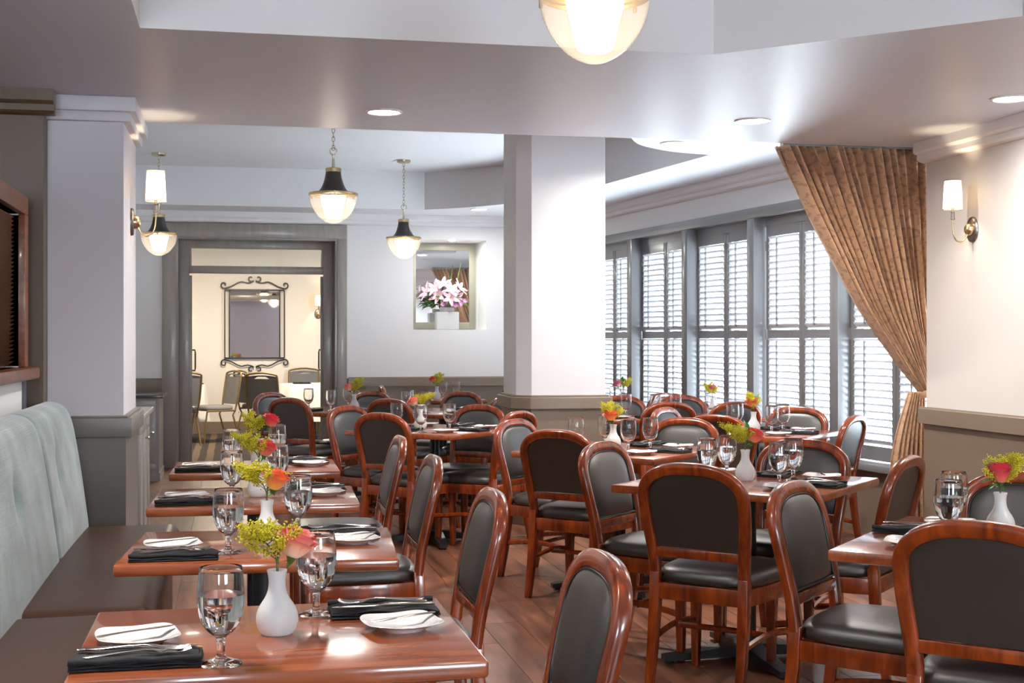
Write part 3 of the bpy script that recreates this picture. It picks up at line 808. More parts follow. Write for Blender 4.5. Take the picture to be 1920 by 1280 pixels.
for key, me, x, y, rz, lab in (
    ('T1', T_BANQ, 0.09, 2.755, 0, 'cherry wood banquette table closest to the camera, peach rose on it'),
    ('T2', T_BANQ, 0.09, 3.97, -4, 'cherry wood banquette table, second from the camera, orange rose on it'),
    ('T3', T_BANQ, 0.09, 5.20, -2, 'cherry wood banquette table, third from the camera'),
    ('T4', T_BANQ, 0.11, 6.43, -1, 'cherry wood banquette table next to the white pillar'),
    ('R1', T_SQ, 2.27, 3.56, 47, 'square cherry wood table set cornerwise below the wall sconce'),
    ('M1', T_SQ, 2.14, 5.32, 46, 'square cherry wood table set cornerwise in the middle of the room'),
    ('M2', T_SQ, 2.07, 7.00, 45, 'square cherry wood table set cornerwise before the white column'),
    ('M3', T_SQ, 3.32, 8.14, 45, 'square cherry wood table set cornerwise by the tan curtain'),
    ('M4', T_LONG, 3.38, 9.95, -1, 'long cherry wood table under the grey shutters'),
    ('M6', T_SQ, 3.30, 11.65, 45, 'square table by the shutters, half hidden behind the white column'),
    ('L1', T_SQ, 1.33, 8.84, 45, 'square cherry wood table set cornerwise in the aisle by the back wall'),
    ('L2', T_SQ, 0.85, 11.42, 45, 'square cherry wood table set cornerwise in front of the doorway'),
    ('L3', T_SQ, 1.72, 10.98, 45, 'square cherry wood table set cornerwise under the flower niche'),
    ('L4', T_BANQ, 2.10, 13.30, 0, 'small cherry wood table standing against the back wall')):
    table(key, me, x, y, rz, lab)
chair((0.80, 2.80), 180, 'cherry wood chair with sloping padded back at the banquette table closest to camera')
chair((0.80, 4.06), 180, 'cherry wood chair drawn up to the second banquette table')
chair((0.80, 5.30), 180, 'cherry wood chair drawn up to the third banquette table')
chair((0.80, 6.40), 180, 'cherry wood chair drawn up to the banquette table by the pillar')
SIDE = {'SW': (45, 'back turned to the camera'), 'NW': (-45, 'on the doorway side'), 'NE': (225, 'facing the camera'), 'SE': (135, 'on the window side')}
for key, lst in {
    'M1': (('SW', 1.67, 4.74), ('NW', 1.634, 5.84), ('NE', 2.61, 5.79), ('SE', 2.65, 4.87)),
    'R1': (('NW', 1.787, 4.09), ('SW', 1.857, 3.08), ('NE', 2.72, 4.2)),
    'M2': (('SW', 1.62, 6.65), ('NW', 1.60, 7.60), ('NE', 2.64, 7.53), ('SE', 2.66, 6.68)),
    'M3': (('SW', 2.90, 7.76), ('NW', 2.89, 8.72), ('NE', 3.82, 8.58), ('SE', 3.77, 7.60)),
    'L1': (('SW', 0.91, 8.42), ('NW', 0.78, 9.40), ('NE', 1.74, 9.34), ('SE', 1.83, 8.44)),
    'L2': (('SW', 0.43, 10.75), ('NW', 0.32, 11.86), ('NE', 1.24, 11.95)),
    'L3': (('SW', 1.19, 10.40), ('NE', 2.02, 11.72), ('SE', 2.18, 10.62)),
    'M6': (('NW', 2.72, 12.1), ('SE', 3.66, 11.06))}.items():
    for sd, x, y in lst:
        chair((x, y), SIDE[sd][0], 'cherry wood chair %s at the %s' % (SIDE[sd][1], TNAME[key]))
chair((3.17, 9.40), 98, 'cherry wood chair tucked under the long shutter table, back to camera, beside the column')
chair((3.68, 9.38), 98, 'cherry wood chair tucked under the long shutter table, back to camera, beside the shutters')
chair((3.13, 10.60), 270, 'cherry wood chair facing camera at the long shutter table, beside the column')
chair((3.65, 10.58), 270, 'cherry wood chair facing camera at the long shutter table, beside the shutters')
chair((1.46, 13.35), 0, 'cherry wood chair on the doorway side of the small back wall table')
chair((2.76, 13.25), 180, 'cherry wood chair on the column side of the small back wall table')

# ------------------------------------------------------------------ banquette
b = thing('banquette', 'long banquette with pale teal corduroy back and brown leather seat', 'banquette', (0, 0, 0))
SX0, SX1, SZ = -0.735, -0.245, 0.465
def cushion(y0, y1):
    def ring(yy, k):
        x0, x1 = SX0 + 0.0, SX1 - k
        z0, z1 = 0.30, SZ - k * 0.5
        r = 0.055; pts = [(x0, z0), (x0, z1 - 0.004)]
        for i in range(9):
            a = PI / 2 * (1 - i / 8)
            pts.append((x1 - r + r * math.cos(a), z1 - r + r * math.sin(a)))
        pts += [(x1 - 0.006, z0 + 0.05), (x1 - 0.02, z0)]
        mid = 0.012 * math.sin(PI * min(1, max(0, (yy - y0) / (y1 - y0))))
        return [(x, yy, z + (mid if z > z0 + 0.06 else 0)) for x, z in pts]
    rs = [ring(y0, 0.06), ring(y0 + 0.01, 0.03), ring(y0 + 0.03, 0.010), ring(y0 + 0.07, 0)]
    n = 10
    rs += [ring(y0 + 0.07 + (y1 - y0 - 0.14) * i / n, 0) for i in range(1, n + 1)]
    rs += [ring(y1 - 0.03, 0.010), ring(y1 - 0.01, 0.03), ring(y1, 0.06)]
    return MB().rings(rs).mesh('seat_cushion', M_BENCH, True, 50)
for y0, y1 in ((0.2, 2.40), (2.41, 4.52), (4.53, 6.66)):
    obj('seat_cushion', cushion(y0, y1), b)
obj('plinth', boxm('plinth', M_BENCH, SX0, SX1 - 0.035, 0.22, 6.60, 0.0, 0.30), b)
def back_panel(y0, y1, tufts):
    prof = [(-0.665, 0.44), (-0.670, 0.50), (-0.686, 0.62), (-0.704, 0.75), (-0.722, 0.86), (-0.737, 0.94), (-0.752, 0.990), (-0.774, 1.028), (-0.810, 1.050), (-0.860, 1.056), (-0.900, 1.035), (-0.93, 1.01), (-0.945, 0.96), (-0.950, 0.60), (-0.950, 0.44)]
    prof = smooth_curve(prof, 3)
    rs = []; n = 72
    for i in range(n + 1):
        y = y0 + (y1 - y0) * i / n
        e = min(y - y0, y1 - y) / 0.045
        k = math.sqrt(max(0.0, 1 - (1 - min(1, e)) ** 2))
        ring = []
        for x, z in prof:
            push = 0.030 * (1 - k)
            for ty, tz in tufts:
                dd = ((y - ty) / 0.075) ** 2 + ((z - tz) / 0.085) ** 2
                push += (0.040 * math.exp(-dd * 1.6) + 0.008 * math.exp(-((y - ty) / 0.02) ** 2) * math.exp(-((z - tz) / 0.16) ** 2)) if x > -0.80 else 0
            ring.append((max(x - push, -0.95) if x > -0.94 else x, y, z - (0.02 * (1 - k) if z > 1.0 else 0)))
        rs.append(ring)
    return MB().rings(rs).mesh('back_panel', M_VELVET, True, 60)
btn = MB().lathe([(0.0005, 0.010), (0.010, 0.008), (0.017, 0.003), (0.018, -0.002)], 14, cap1=False).mesh('button', M_VELVET)
for y0, y1 in ((0.2, 1.90), (1.91, 3.40), (3.41, 5.56), (5.57, 6.66)):
    tufts = [(y0 + 0.37, 0.79)] + ([(y0 + 1.42, 0.79)] if y1 - y0 > 1.5 else [])
    pn = obj('back_panel', back_panel(y0, y1, tufts), b)
    for ty, tz in tufts:
        obj('button', btn, pn, (-0.750, ty, tz), (0, R(84), 0))

# ------------------------------------------------------------------ cabinets behind the pillar
def cabinet(x0, x1, y0, y1, h, n, label, face):
    o = thing('sideboard_cabinet', label, 'cabinet', (x0, y0, 0))
    w, dp = x1 - x0, y1 - y0
    obj('body', boxm('body', M_CAB, 0, w - 0.02, 0, dp, 0.08, h - 0.03), o)
    obj('plinth', boxm('plinth', M_CAB, 0, w - 0.01, 0, dp, 0, 0.08), o)
    obj('worktop', boxm('worktop', M_STONE if face == 'y' else M_CAB, -0.0, w + 0.02, -0.03, dp + 0.01, h - 0.03, h, bevel=0.004), o)
    for k in range(n):
        mb = MB()
        if face == 'x':
            a0, a1 = 0.02 + k * (dp - 0.04) / n + 0.01, 0.02 + (k + 1) * (dp - 0.04) / n - 0.01
            X = w - 0.02
            mb.box(X, X + 0.018, a0, a1, 0.11, 0.17); mb.box(X, X + 0.018, a0, a1, h - 0.12, h - 0.05)
            mb.box(X, X + 0.018, a0, a0 + 0.06, 0.17, h - 0.12); mb.box(X, X + 0.018, a1 - 0.06, a1, 0.17, h - 0.12); mb.box(X, X + 0.008, a0 + 0.06, a1 - 0.06, 0.17, h - 0.12)
            dr = obj('door', mb.mesh('door', M_CAB, True, 30, 0.002), o)
            obj('knob', MB().lathe([(0.006, 0), (0.006, 0.015), (0.012, 0.02), (0.010, 0.028), (0.001, 0.03)], 12).mesh('knob', M_NICKEL), dr, (X + 0.018, a1 - 0.03, h - 0.16), (0, R(90), 0))
        else:
            a0, a1 = 0.02 + k * (w - 0.06) / n + 0.01, 0.02 + (k + 1) * (w - 0.06) / n - 0.01
            mb.box(a0, a1, -0.018, 0, 0.11, 0.17); mb.box(a0, a1, -0.018, 0, h - 0.12, h - 0.05)
            mb.box(a0, a0 + 0.06, -0.018, 0, 0.17, h - 0.12); mb.box(a1 - 0.06, a1, -0.018, 0, 0.17, h - 0.12); mb.box(a0 + 0.06, a1 - 0.06, -0.008, 0, 0.17, h - 0.12)
            obj('door', mb.mesh('door', M_CAB, True, 30, 0.002), o)
    return o
cabinet(-0.99, -0.50, 7.74, 8.62, 0.93, 2, 'pale grey panelled sideboard cabinet behind the pillar', 'x')
cabinet(-0.995, -0.66, 13.1, 13.9, 0.82, 1, 'grey cabinet with dark stone top beside the doorway', 'y')

# ------------------------------------------------------------------ lamps
def downlight(x, y, z, label, power=P_DOWN):
    o = thing('recessed_downlight', label, 'downlight', (x, y, z), 0, 'recessed ceiling downlights')
    obj('trim_ring', MB().lathe([(0.098, 0.0), (0.098, -0.006), (0.086, -0.008), (0.080, -0.004), (0.078, 0.006)], 32).mesh('trim_ring', M_CHINA), o)
    obj('lens', MB().lathe([(0.079, -0.003), (0.04, -0.005), (0.001, -0.005)], 32).mesh('lens', M_LENS), o)
    ld = bpy.data.lights.new('downlight_lamp', 'AREA'); ld.shape = 'DISK'; ld.size = 0.15; ld.energy = power; ld.color = (1, 0.94, 0.87); ld.spread = R(165)
    lo = bpy.data.objects.new('downlight_lamp', ld); COL.objects.link(lo); lo.parent = o; lo.location = (0, 0, -0.012)
downlight(0.777, 6.956, Z_SOF, 'round recessed downlight in the satin soffit, before the pendant lamps')
downlight(2.772, 6.832, Z_SOF, 'round recessed downlight in the satin soffit, beside the curtain')
downlight(3.762, 5.935, Z_SOF, 'round recessed downlight in the satin soffit, next to the sconce wall', 15)
downlight(2.976, 8.746, Z_MID, 'round recessed downlight in the white ceiling behind the column')
downlight(2.51, 13.60, Z_MID, 'small recessed downlight above the flower niche', 9)
downlight(3.45, 2.6, Z_SOF, 'added unseen downlight over the table below the sconce', 17)  # lamp added out of view to brighten the front tables
downlight(-0.62, 3.2, Z_SOF, 'added unseen downlight over the banquette')  # another out-of-view lamp, added as fill above the bench

def pendant(x, y, top, bottom, label, power_scale=1.0):
    o = thing('pendant_lamp', label, 'lamp', (x, y, bottom), 0, 'bowl pendant lamps')
    H = top - bottom
    obj('canopy', MB().lathe([(0.001, H - 0.030), (0.050, H - 0.028), (0.066, H - 0.020), (0.068, H)], 28, cap1=True).mesh('canopy', M_NICKEL), o)
    mb = MB(); z = H - 0.03; k = 0
    while z > 0.53:
        a = k % 2 * PI / 2
        pts = [(0.010 * math.cos(t) * math.cos(a), 0.010 * math.cos(t) * math.sin(a), z - 0.016 + 0.019 * math.sin(t)) for t in [2 * PI * i / 10 for i in range(10)]]
        mb.tube(pts, 0.0028, 5, closed=True)
        z -= 0.030; k += 1
    obj('chain', mb.mesh('chain', M_NICKEL), o)
    obj('loop_ring', MB().tube([(0.024 * math.cos(t), 0, 0.505 + 0.024 * math.sin(t)) for t in [2 * PI * i / 18 for i in range(18)]], 0.0045, 6, closed=True).mesh('loop_ring', M_NICKEL), o)
    obj('stem', MB().lathe([(0.013, 0.385), (0.010, 0.41), (0.008, 0.47), (0.011, 0.482), (0.001, 0.486)], 14).mesh('stem', M_NICKEL), o)
    obj('collar', MB().lathe([(0.052, 0.357), (0.055, 0.360), (0.055, 0.383), (0.050, 0.388), (0.01, 0.389)], 28).mesh('collar', M_BRASS), o)
    prof = [(0.121, 0.213), (0.106, 0.223), (0.088, 0.243), (0.074, 0.270), (0.064, 0.300), (0.057, 0.330), (0.053, 0.358)]
    obj('shade_cone', MB().lathe(smooth_curve(prof, 3), 36).mesh('shade_cone', M_BRONZE), o)
    rim = obj('rim_band', MB().lathe([(0.115, 0.215), (0.168, 0.214), (0.172, 0.210), (0.172, 0.198), (0.166, 0.196)], 40).mesh('rim_band', M_BRASS), o)
    for q in range(3):
        a = 2 * PI * q / 3 + 0.5
        obj('clip', MB().box(-0.006, 0.006, -0.004, 0.004, 0.182, 0.215).mesh('clip', M_BRASS, False), rim, (0.172 * math.cos(a), 0.172 * math.sin(a), 0), (0, 0, a + PI / 2))
    bp = [(0.1655, 0.198), (0.166, 0.19), (0.163, 0.165), (0.155, 0.135), (0.141, 0.103), (0.120, 0.070), (0.093, 0.040), (0.062, 0.018), (0.030, 0.004), (0.001, 0.0)]
    rs = []
    prof = smooth_curve(bp, 5)
    rs = [[(max(0.0005, r + 0.0012 * math.cos(i * PI)) * math.cos(2 * PI * k / 64), max(0.0005, r + 0.0012 * math.cos(i * PI)) * math.sin(2 * PI * k / 64), zz) for k in range(64)] for i, (r, zz) in enumerate(prof)]
    obj('glass_bowl', MB().rings(rs, False, False).mesh('glass_bowl', M_LGLASS, True, 80), o)
    obj('diffuser', MB().lathe([(0.001, 0.034), (0.040, 0.036), (0.054, 0.044), (0.066, 0.090), (0.084, 0.165), (0.088, 0.190), (0.001, 0.192)], 28).mesh('diffuser', M_PEND), o)
    return o
pendant(1.07, 3.88, Z_TRAY, 2.18, 'large bowl pendant lamp hanging over the front tables, cut by the frame')
def pend_px(x, d, bottom, label):
    lat = (x - 960) / 2500 * d
    return pendant(d * math.sin(YAW) + lat * math.cos(YAW), d * math.cos(YAW) - lat * math.sin(YAW), Z_TRAY, bottom, label)
pend_px(625, 9.29, 2.155, 'bowl pendant lamp in front of the doorway, largest of the hanging back trio')
pend_px(757, 12.95, 2.128, 'small looking bowl pendant lamp hanging beside the flower niche')
pend_px(298, 12.46, 2.13, 'bowl pendant lamp hanging behind the pillar sconce')

def sconce(x, y, z, ang, label, small=1.0):
    """ang: direction pointing out of the wall"""
    o = thing('wall_sconce', label, 'sconce', (x, y, z), ang, 'shaded wall sconces')
    def disc(prof, sx=1.0, sy=1.0, n=28):       # lathe about local x
        return [[(zz, r * sx * math.cos(2 * PI * k / n), r * sy * math.sin(2 * PI * k / n)) for k in range(n)] for r, zz in prof]
    obj('backplate', MB().rings(disc([(0.001, 0.016), (0.050, 0.016), (0.054, 0.012), (0.056, 0.0)], 1.0, 1.32)).mesh('backplate', M_PEWTER), o)
    obj('boss', MB().rings(disc([(0.001, 0.052), (0.014, 0.050), (0.026, 0.042), (0.032, 0.028), (0.033, 0.014)], 1.0, 1.1)).mesh('boss', M_BRASS), o)
    pts = smooth_curve([(0.035, 0, -0.028), (0.052, 0, -0.055), (0.078, 0, -0.072), (0.106, 0, -0.062), (0.122, 0, -0.030), (0.128, 0, 0.02), (0.128, 0, 0.058)], 5)
    obj('arm', MB().tube(pts, [0.0065] * 3 + [0.0042] * (len(pts) - 3), 10).mesh('arm', M_BRASS), o)
    obj('candle_sleeve', MB().lathe([(0.004, 0.052), (0.013, 0.054), (0.013, 0.060), (0.010, 0.062), (0.010, 0.094), (0.013, 0.096), (0.013, 0.100), (0.009, 0.102), (0.009, 0.135), (0.001, 0.135)], 16, cx=0.128).mesh('candle_sleeve', M_PEWTER), o)
    sh = obj('lamp_shade', MB().lathe([(0.054, 0.112), (0.046, 0.275)], 36, cx=0.128).mesh('lamp_shade', M_SHADE), o)
    for r_, zz in ((0.0545, 0.112), (0.0465, 0.275)):
        obj('shade_trim', MB().tube([(0.128 + r_ * math.cos(t), r_ * math.sin(t), zz) for t in [2 * PI * i / 36 for i in range(36)]], 0.0022, 5, closed=True).mesh('shade_trim', M_PEWTER), sh)
    obj('bulb', MB().lathe([(0.001, 0.155), (0.010, 0.158), (0.017, 0.175), (0.018, 0.19), (0.012, 0.21), (0.001, 0.222)], 14, cx=0.128).mesh('bulb', M_BULB), o)
    return o
sconce(XR, 6.89, 1.975, PI, 'brass wall sconce with cream shade on the white wall beside the curtain')
sconce(PX1, 7.33, 1.972, 0, 'brass wall sconce with glowing shade on the side of the pillar')
sconce(-0.68, FY, 1.72, -PI / 2, 'wall sconce beside the iron mirror, door hinge side')
sconce(1.23, FY, 1.72, -PI / 2, 'wall sconce beside the iron mirror, white tablecloth side')
ld = bpy.data.lights.new('beyond_ceiling_lamp', 'AREA'); ld.shape = 'DISK'; ld.size = 0.5; ld.energy = 85; ld.color = (1, 0.86, 0.68)
fl = thing('ceiling_lamp', 'round flush ceiling lamp in the room beyond the doorway', 'lamp', (0.2, 17.0, 2.8))
obj('lamp_disc', MB().lathe([(0.27, 0), (0.27, -0.04), (0.24, -0.06), (0.001, -0.062)], 32).mesh('lamp_disc', M_CHINA), fl)
lo = bpy.data.objects.new('beyond_ceiling_lamp', ld); COL.objects.link(lo); lo.parent = fl; lo.location = (0, 0, -0.07)

# ------------------------------------------------------------------ curtain
def curtain():
    o = thing('curtain', 'tan damask curtain swept aside and gathered at the wall end', 'curtain', (0, 0, 0))
    nu, nv = 150, 60
    zt, zk = 2.535, 1.02
    left = smooth_curve([(3.27, 2.535), (3.42, 2.26), (3.62, 1.90), (3.82, 1.55), (4.03, 1.26), (4.215, 1.02)], 10)
    def lx(z):
        for (xa, za), (xb, zb) in zip(left, left[1:]):
            if zb <= z <= za:
                t = (za - z) / max(1e-6, za - zb); return xa + (xb - xa) * t
        return left[-1][0]
    me = bpy.data.meshes.new('upper_drape')
    def fn(u, v):
        z = zt + (zk - zt) * v
        x0 = lx(z); x1 = 4.36 - 0.03 * v
        fold = 18
        amp = 0.075 * (1 - 0.55 * v) + 0.012 * math.sin(u * 37 + 2)
        sag = 0.05 * math.sin(PI * v) * (1 - u)
        uu = u + 0.006 * math.sin(u * 90 + v * 3)
        return (x0 + (x1 - x0) * u, 7.665 + amp * math.sin(2 * PI * fold * uu + 1.5 * math.sin(v * 2.2)) * (0.7 + 0.3 * math.sin(u * 23)) - 0.02 * v, z - sag * 0.3)
    mb = MB().grid(fn, nu, nv)
    me = mb.mesh('upper_drape', M_CURT, True, 80)
    uv = me.uv_layers.new(name='UVMap')
    for p in me.polygons:
        for li, vi in zip(p.loop_indices, p.vertices):
            i, j = vi % (nu + 1), vi // (nu + 1)
            uv.data[li].uv = (i / nu * 1.25, j / nv * 1.3)
    up = obj('upper_drape', me, o)
    so = up.modifiers.new('thickness', 'SOLIDIFY'); so.thickness = 0.003
    def fn2(u, v):
        z = zk + (0.015 - zk) * v
        w0 = 0.10 + 0.17 * math.sin(min(1, v * 1.6) * PI / 2) - 0.05 * v
        return (4.245 - w0 / 2 + w0 * (u - 0.5) + 0.03 * v, 7.655 + 0.035 * math.sin(2 * PI * 7 * u + v) * (0.6 + 0.4 * v), z)
    n2u, n2v = 70, 30
    me2 = MB().grid(fn2, n2u, n2v).mesh('lower_drape', M_CURT, True, 80)
    uv = me2.uv_layers.new(name='UVMap')
    for p in me2.polygons:
        for li, vi in zip(p.loop_indices, p.vertices):
            i, j = vi % (n2u + 1), vi // (n2u + 1)
            uv.data[li].uv = (i / n2u * 0.55, 1.3 + j / n2v * 0.9)
    lw = obj('lower_drape', me2, o)
    so = lw.modifiers.new('thickness', 'SOLIDIFY'); so.thickness = 0.003
    obj('tie_back', MB().tube([(4.29 + 0.075 * math.cos(t), 7.655 + 0.055 * math.sin(t), 1.02 + 0.02 * math.cos(t)) for t in [2 * PI * i / 24 for i in range(24)]], 0.016, 8, closed=True, flat=1.6).mesh('tie_back', M_CURT), o)
    obj('track', boxm('track', M_WTRIM, 3.30, 4.40, 7.64, 7.69, 2.535, 2.56), o)
curtain()

# ------------------------------------------------------------------ tableware
g_out = [(0.001, 0.0005), (0.036, 0.0005), (0.039, 0.002), (0.036, 0.005), (0.020, 0.010), (0.009, 0.016), (0.0075, 0.030), (0.0085, 0.046), (0.012, 0.053), (0.022, 0.060), (0.033, 0.074), (0.0405, 0.094), (0.0435, 0.115), (0.0435, 0.135), (0.0415, 0.160), (0.0390, 0.180)]
g_in = [(0.0378, 0.1805), (0.0402, 0.160), (0.0420, 0.135), (0.0420, 0.115), (0.0390, 0.095), (0.0315, 0.0765), (0.021, 0.0635), (0.008, 0.058), (0.001, 0.057)]
GOB = MB().lathe(smooth_curve(g_out, 2) + smooth_curve(g_in, 2), 30).mesh('goblet', M_GLASS, True, 80)
w_prof = [(0.001, 0.0566), (0.008, 0.0576), (0.0213, 0.0631), (0.0318, 0.0761), (0.0393, 0.0948), (0.0423, 0.115), (0.0423, 0.130), (0.001, 0.130)]
WAT = MB().lathe(w_prof, 30).mesh('water', M_WATER, True, 40)
def goblet(x, y, label, water=True):
    o = tag(obj('water_goblet', GOB, None, (x, y, TZ)), label, 'glass', 'stemmed water goblets')
    if water: obj('water', WAT, o)
    return o
v_out = [(0.001, 0.0), (0.026, 0.0), (0.033, 0.003), (0.0395, 0.014), (0.0425, 0.030), (0.0405, 0.046), (0.034, 0.060), (0.0255, 0.073), (0.0195, 0.087), (0.0172, 0.102), (0.0178, 0.116), (0.0205, 0.129), (0.0190, 0.129), (0.0160, 0.115), (0.0155, 0.100), (0.018, 0.086), (0.018, 0.06), (0.001, 0.05)]
VAS = MB().lathe(smooth_curve(v_out, 3), 32).mesh('bud_vase', M_VASE, True, 60)
def superplate():
    prof = [(0.001, 0.006), (0.045, 0.006), (0.052, 0.0085), (0.066, 0.014), (0.079, 0.0175), (0.080, 0.0165), (0.066, 0.0115), (0.050, 0.005), (0.046, 0.0), (0.044, 0.0), (0.043, 0.004), (0.001, 0.004)]
    n = 48; rs = []
    for r, z in prof:
        ring = []
        for k in range(n):
            a = 2 * PI * k / n; ca, sa = math.cos(a), math.sin(a)
            e = 2 / (2 + 1.6 * min(1, r / 0.08))
            x = r * math.copysign(abs(ca) ** e, ca); y = r * math.copysign(abs(sa) ** e, sa)
            cz = z + (0.004 * (abs(math.sin(2 * a))) if r > 0.06 else 0)
            ring.append((x, y, cz))
        rs.append(ring)
    return MB().rings(rs, False, False).mesh('bread_plate', M_CHINA, True, 50)
PLATE = superplate()
def napkin_mesh(seed):
    rnd = random.Random(seed); mb = MB()
    nx, ny = 22, 10; L_, W_ = 0.235, 0.125
    for lay in range(3):
        sx = L_ / 2 - 0.004 * lay * rnd.random(); sy = W_ / 2 - 0.003 * lay
        ph = rnd.random() * 6
        z0 = 0.0006 + lay * 0.0050; rot = R(rnd.uniform(-1.6, 1.6))
        def ring(i):
            x = -sx + 2 * sx * i / nx
            pts = []
            for j in range(2 * ny):
                a = 2 * PI * j / (2 * ny)
                y = sy * math.copysign(abs(math.cos(a)) ** 0.25, math.cos(a)); z = 0.0026 * math.copysign(abs(math.sin(a)) ** 0.6, math.sin(a))
                wob = 0.0012 * math.sin(x * 60 + ph + y * 30) * lay
                end = 0.006 * max(0, (abs(x) / sx - 0.86) / 0.14) * (1 if lay == 2 else 0.2)
                xr = x * math.cos(rot) - y * math.sin(rot); yr = x * math.sin(rot) + y * math.cos(rot)
                pts.append((xr, yr, z0 + 0.0028 + z + wob - (end if lay == 2 else 0) * 0.4))
            return pts
        mb.rings([ring(i) for i in range(nx + 1)])
    # loosely rolled edge along the far side
    pts = [(-L_ / 2 + L_ * i / 16, W_ / 2 - 0.012 + 0.002 * math.sin(i * 1.3 + seed), 0.0165 + 0.001 * math.sin(i * 0.9)) for i in range(17)]
    mb.tube(pts, [0.008 + 0.0012 * math.sin(i * 1.7 + seed) for i in range(17)], 9, flat=0.7)
    return mb.mesh('folded_napkin', M_NAPKIN, True, 60)
NAP = [napkin_mesh(k) for k in range(3)]
def handle_rings(pts):
    """pts: (x, half width, z, half thickness)"""
    return [[(x, w * math.cos(a), z + t * math.sin(a)) for a in [2 * PI * k / 8 for k in range(8)]] for x, w, z, t in pts]
def fork_mesh():
    mb = MB().rings(handle_rings([(-0.095, 0.004, 0.004, 0.0012), (-0.088, 0.0085, 0.004, 0.0016), (-0.06, 0.0065, 0.005, 0.0016), (-0.02, 0.0032, 0.008, 0.0018), (0.015, 0.0030, 0.010, 0.0018), (0.03, 0.006, 0.009, 0.0013), (0.042, 0.0115, 0.006, 0.0011), (0.055, 0.0125, 0.004, 0.001)]))
    for k in range(4):
        y = -0.0105 + 0.007 * k
        mb.tube([(0.052, y, 0.0045), (0.07, y, 0.003), (0.085, y, 0.0045), (0.098, y, 0.009)], [0.0017, 0.0016, 0.0014, 0.0007], 6)
    return mb.mesh('dinner_fork', M_STEEL)
FORK = fork_mesh()
KNIFE = MB().rings(handle_rings([(-0.11, 0.004, 0.004, 0.002), (-0.105, 0.0085, 0.004, 0.003), (-0.06, 0.0075, 0.005, 0.0035), (0.0, 0.0055, 0.005, 0.003), (0.01, 0.006, 0.0045, 0.0016), (0.02, 0.0095, 0.0040, 0.0009), (0.08, 0.0105, 0.0036, 0.0008), (0.105, 0.007, 0.0034, 0.0007), (0.115, 0.001, 0.0034, 0.0005)])).mesh('dinner_knife', M_STEEL)
BKNIFE = MB().rings(handle_rings([(-0.085, 0.003, 0.0, 0.0014), (-0.08, 0.006, 0.0, 0.002), (-0.02, 0.0045, 0.001, 0.0022), (0.01, 0.005, 0.001, 0.0012), (0.03, 0.0085, 0.001, 0.0008), (0.06, 0.009, 0.001, 0.0008), (0.078, 0.002, 0.001, 0.0006)])).mesh('butter_knife', M_STEEL)
_ns = [0]
def setting(key, out_deg, where, dist=0.27, lat=0.0, plate_lat=0.20, plate_in=0.05, full=True, nap_dist=None, jit=0.0):
    """place setting on the side of the table whose outward direction is out_deg"""
    x, y, _ = TABLES[key]
    f = R(out_deg + jit); ux, uy = math.cos(f), math.sin(f)         # outward
    lx, ly = uy, -ux                                                 # sitter looks inward; his left hand
    name = TNAME[key]
    k = _ns[0]; _ns[0] += 1
    nx, ny = x + ux * dist + lx * lat, y + uy * dist + ly * lat
    grp = lambda n: n + ' of the place settings'
    tag(obj('folded_napkin', NAP[k % 3], None, (nx, ny, TZ), (0, 0, f)), 'folded black napkin, %s side of the %s' % (where, name), 'napkin', 'black napkins of the place settings')
    # cutlery lies on the napkin, tines inward
    for q, (nm, me, off, rz) in enumerate((('dinner_fork', FORK, -0.022, 0.10), ('dinner_knife', KNIFE, 0.030, 0.0), ('salad_fork', FORK, 0.004, -0.14))):
        if q == 2 and not full: continue
        o = obj(nm, me, None, (nx + lx * off, ny + ly * off, TZ + 0.0185 + (0.004 if q == 2 else 0)), (0, 0, f + PI + rz))
        lab = {'dinner_fork': 'steel dinner fork', 'dinner_knife': 'steel dinner knife', 'salad_fork': 'salad fork'}[nm]
        tag(o, '%s on napkin, %s side of the %s' % (lab, where, name), 'fork' if 'fork' in nm else 'knife', 'steel cutlery of the place settings')
    px, py = nx + lx * plate_lat - ux * plate_in, ny + ly * plate_lat - uy * plate_in
    tag(obj('bread_plate', PLATE, None, (px, py, TZ), (0, 0, f + 0.2)), 'squarish white bread plate, %s side of the %s' % (where, name), 'plate', 'white bread plates')
    tag(obj('butter_knife', BKNIFE, None, (px, py, TZ + 0.0235), (0, 0, f + PI + 0.5)), 'butter knife across the bread plate, %s side of the %s' % (where, name), 'knife', 'steel cutlery of the place settings')
for key in ('T1', 'T2', 'T3', 'T4'):
    setting(key, 180, 'bench', 0.262 if key == 'T1' else 0.245, -0.20 if key != 'T1' else -0.19, -0.16 if False else 0.17, -0.01)
    setting(key, 0, 'aisle', 0.235, -0.17 if key == 'T1' else -0.15, 0.17, -0.02)
for key, lst in {'M1': ('SW', 'NW', 'NE', 'SE'), 'R1': ('NW', 'NE', 'SW'), 'M2': ('SW', 'NE', 'SE'), 'M3': ('SE', 'NE', 'SW'), 'L1': ('NE', 'SE', 'SW', 'NW'), 'L2': ('SW', 'SE'), 'L3': ('NE', 'SE')}.items():
    for sd in lst:
        deg, where = {'SW': (225, 'camera'), 'NW': (135, 'doorway'), 'NE': (45, 'far'), 'SE': (-45, 'window')}[sd]
        setting(key, deg, where, 0.30, 0.02, 0.21, 0.05, full=key in ('M1', 'R1'))
setting('M4', -90, 'camera', 0.25, 0.30, 0.20, 0.03, False)
setting('L4', 0, 'column', 0.25, 0.0, 0.19, 0.03, False)
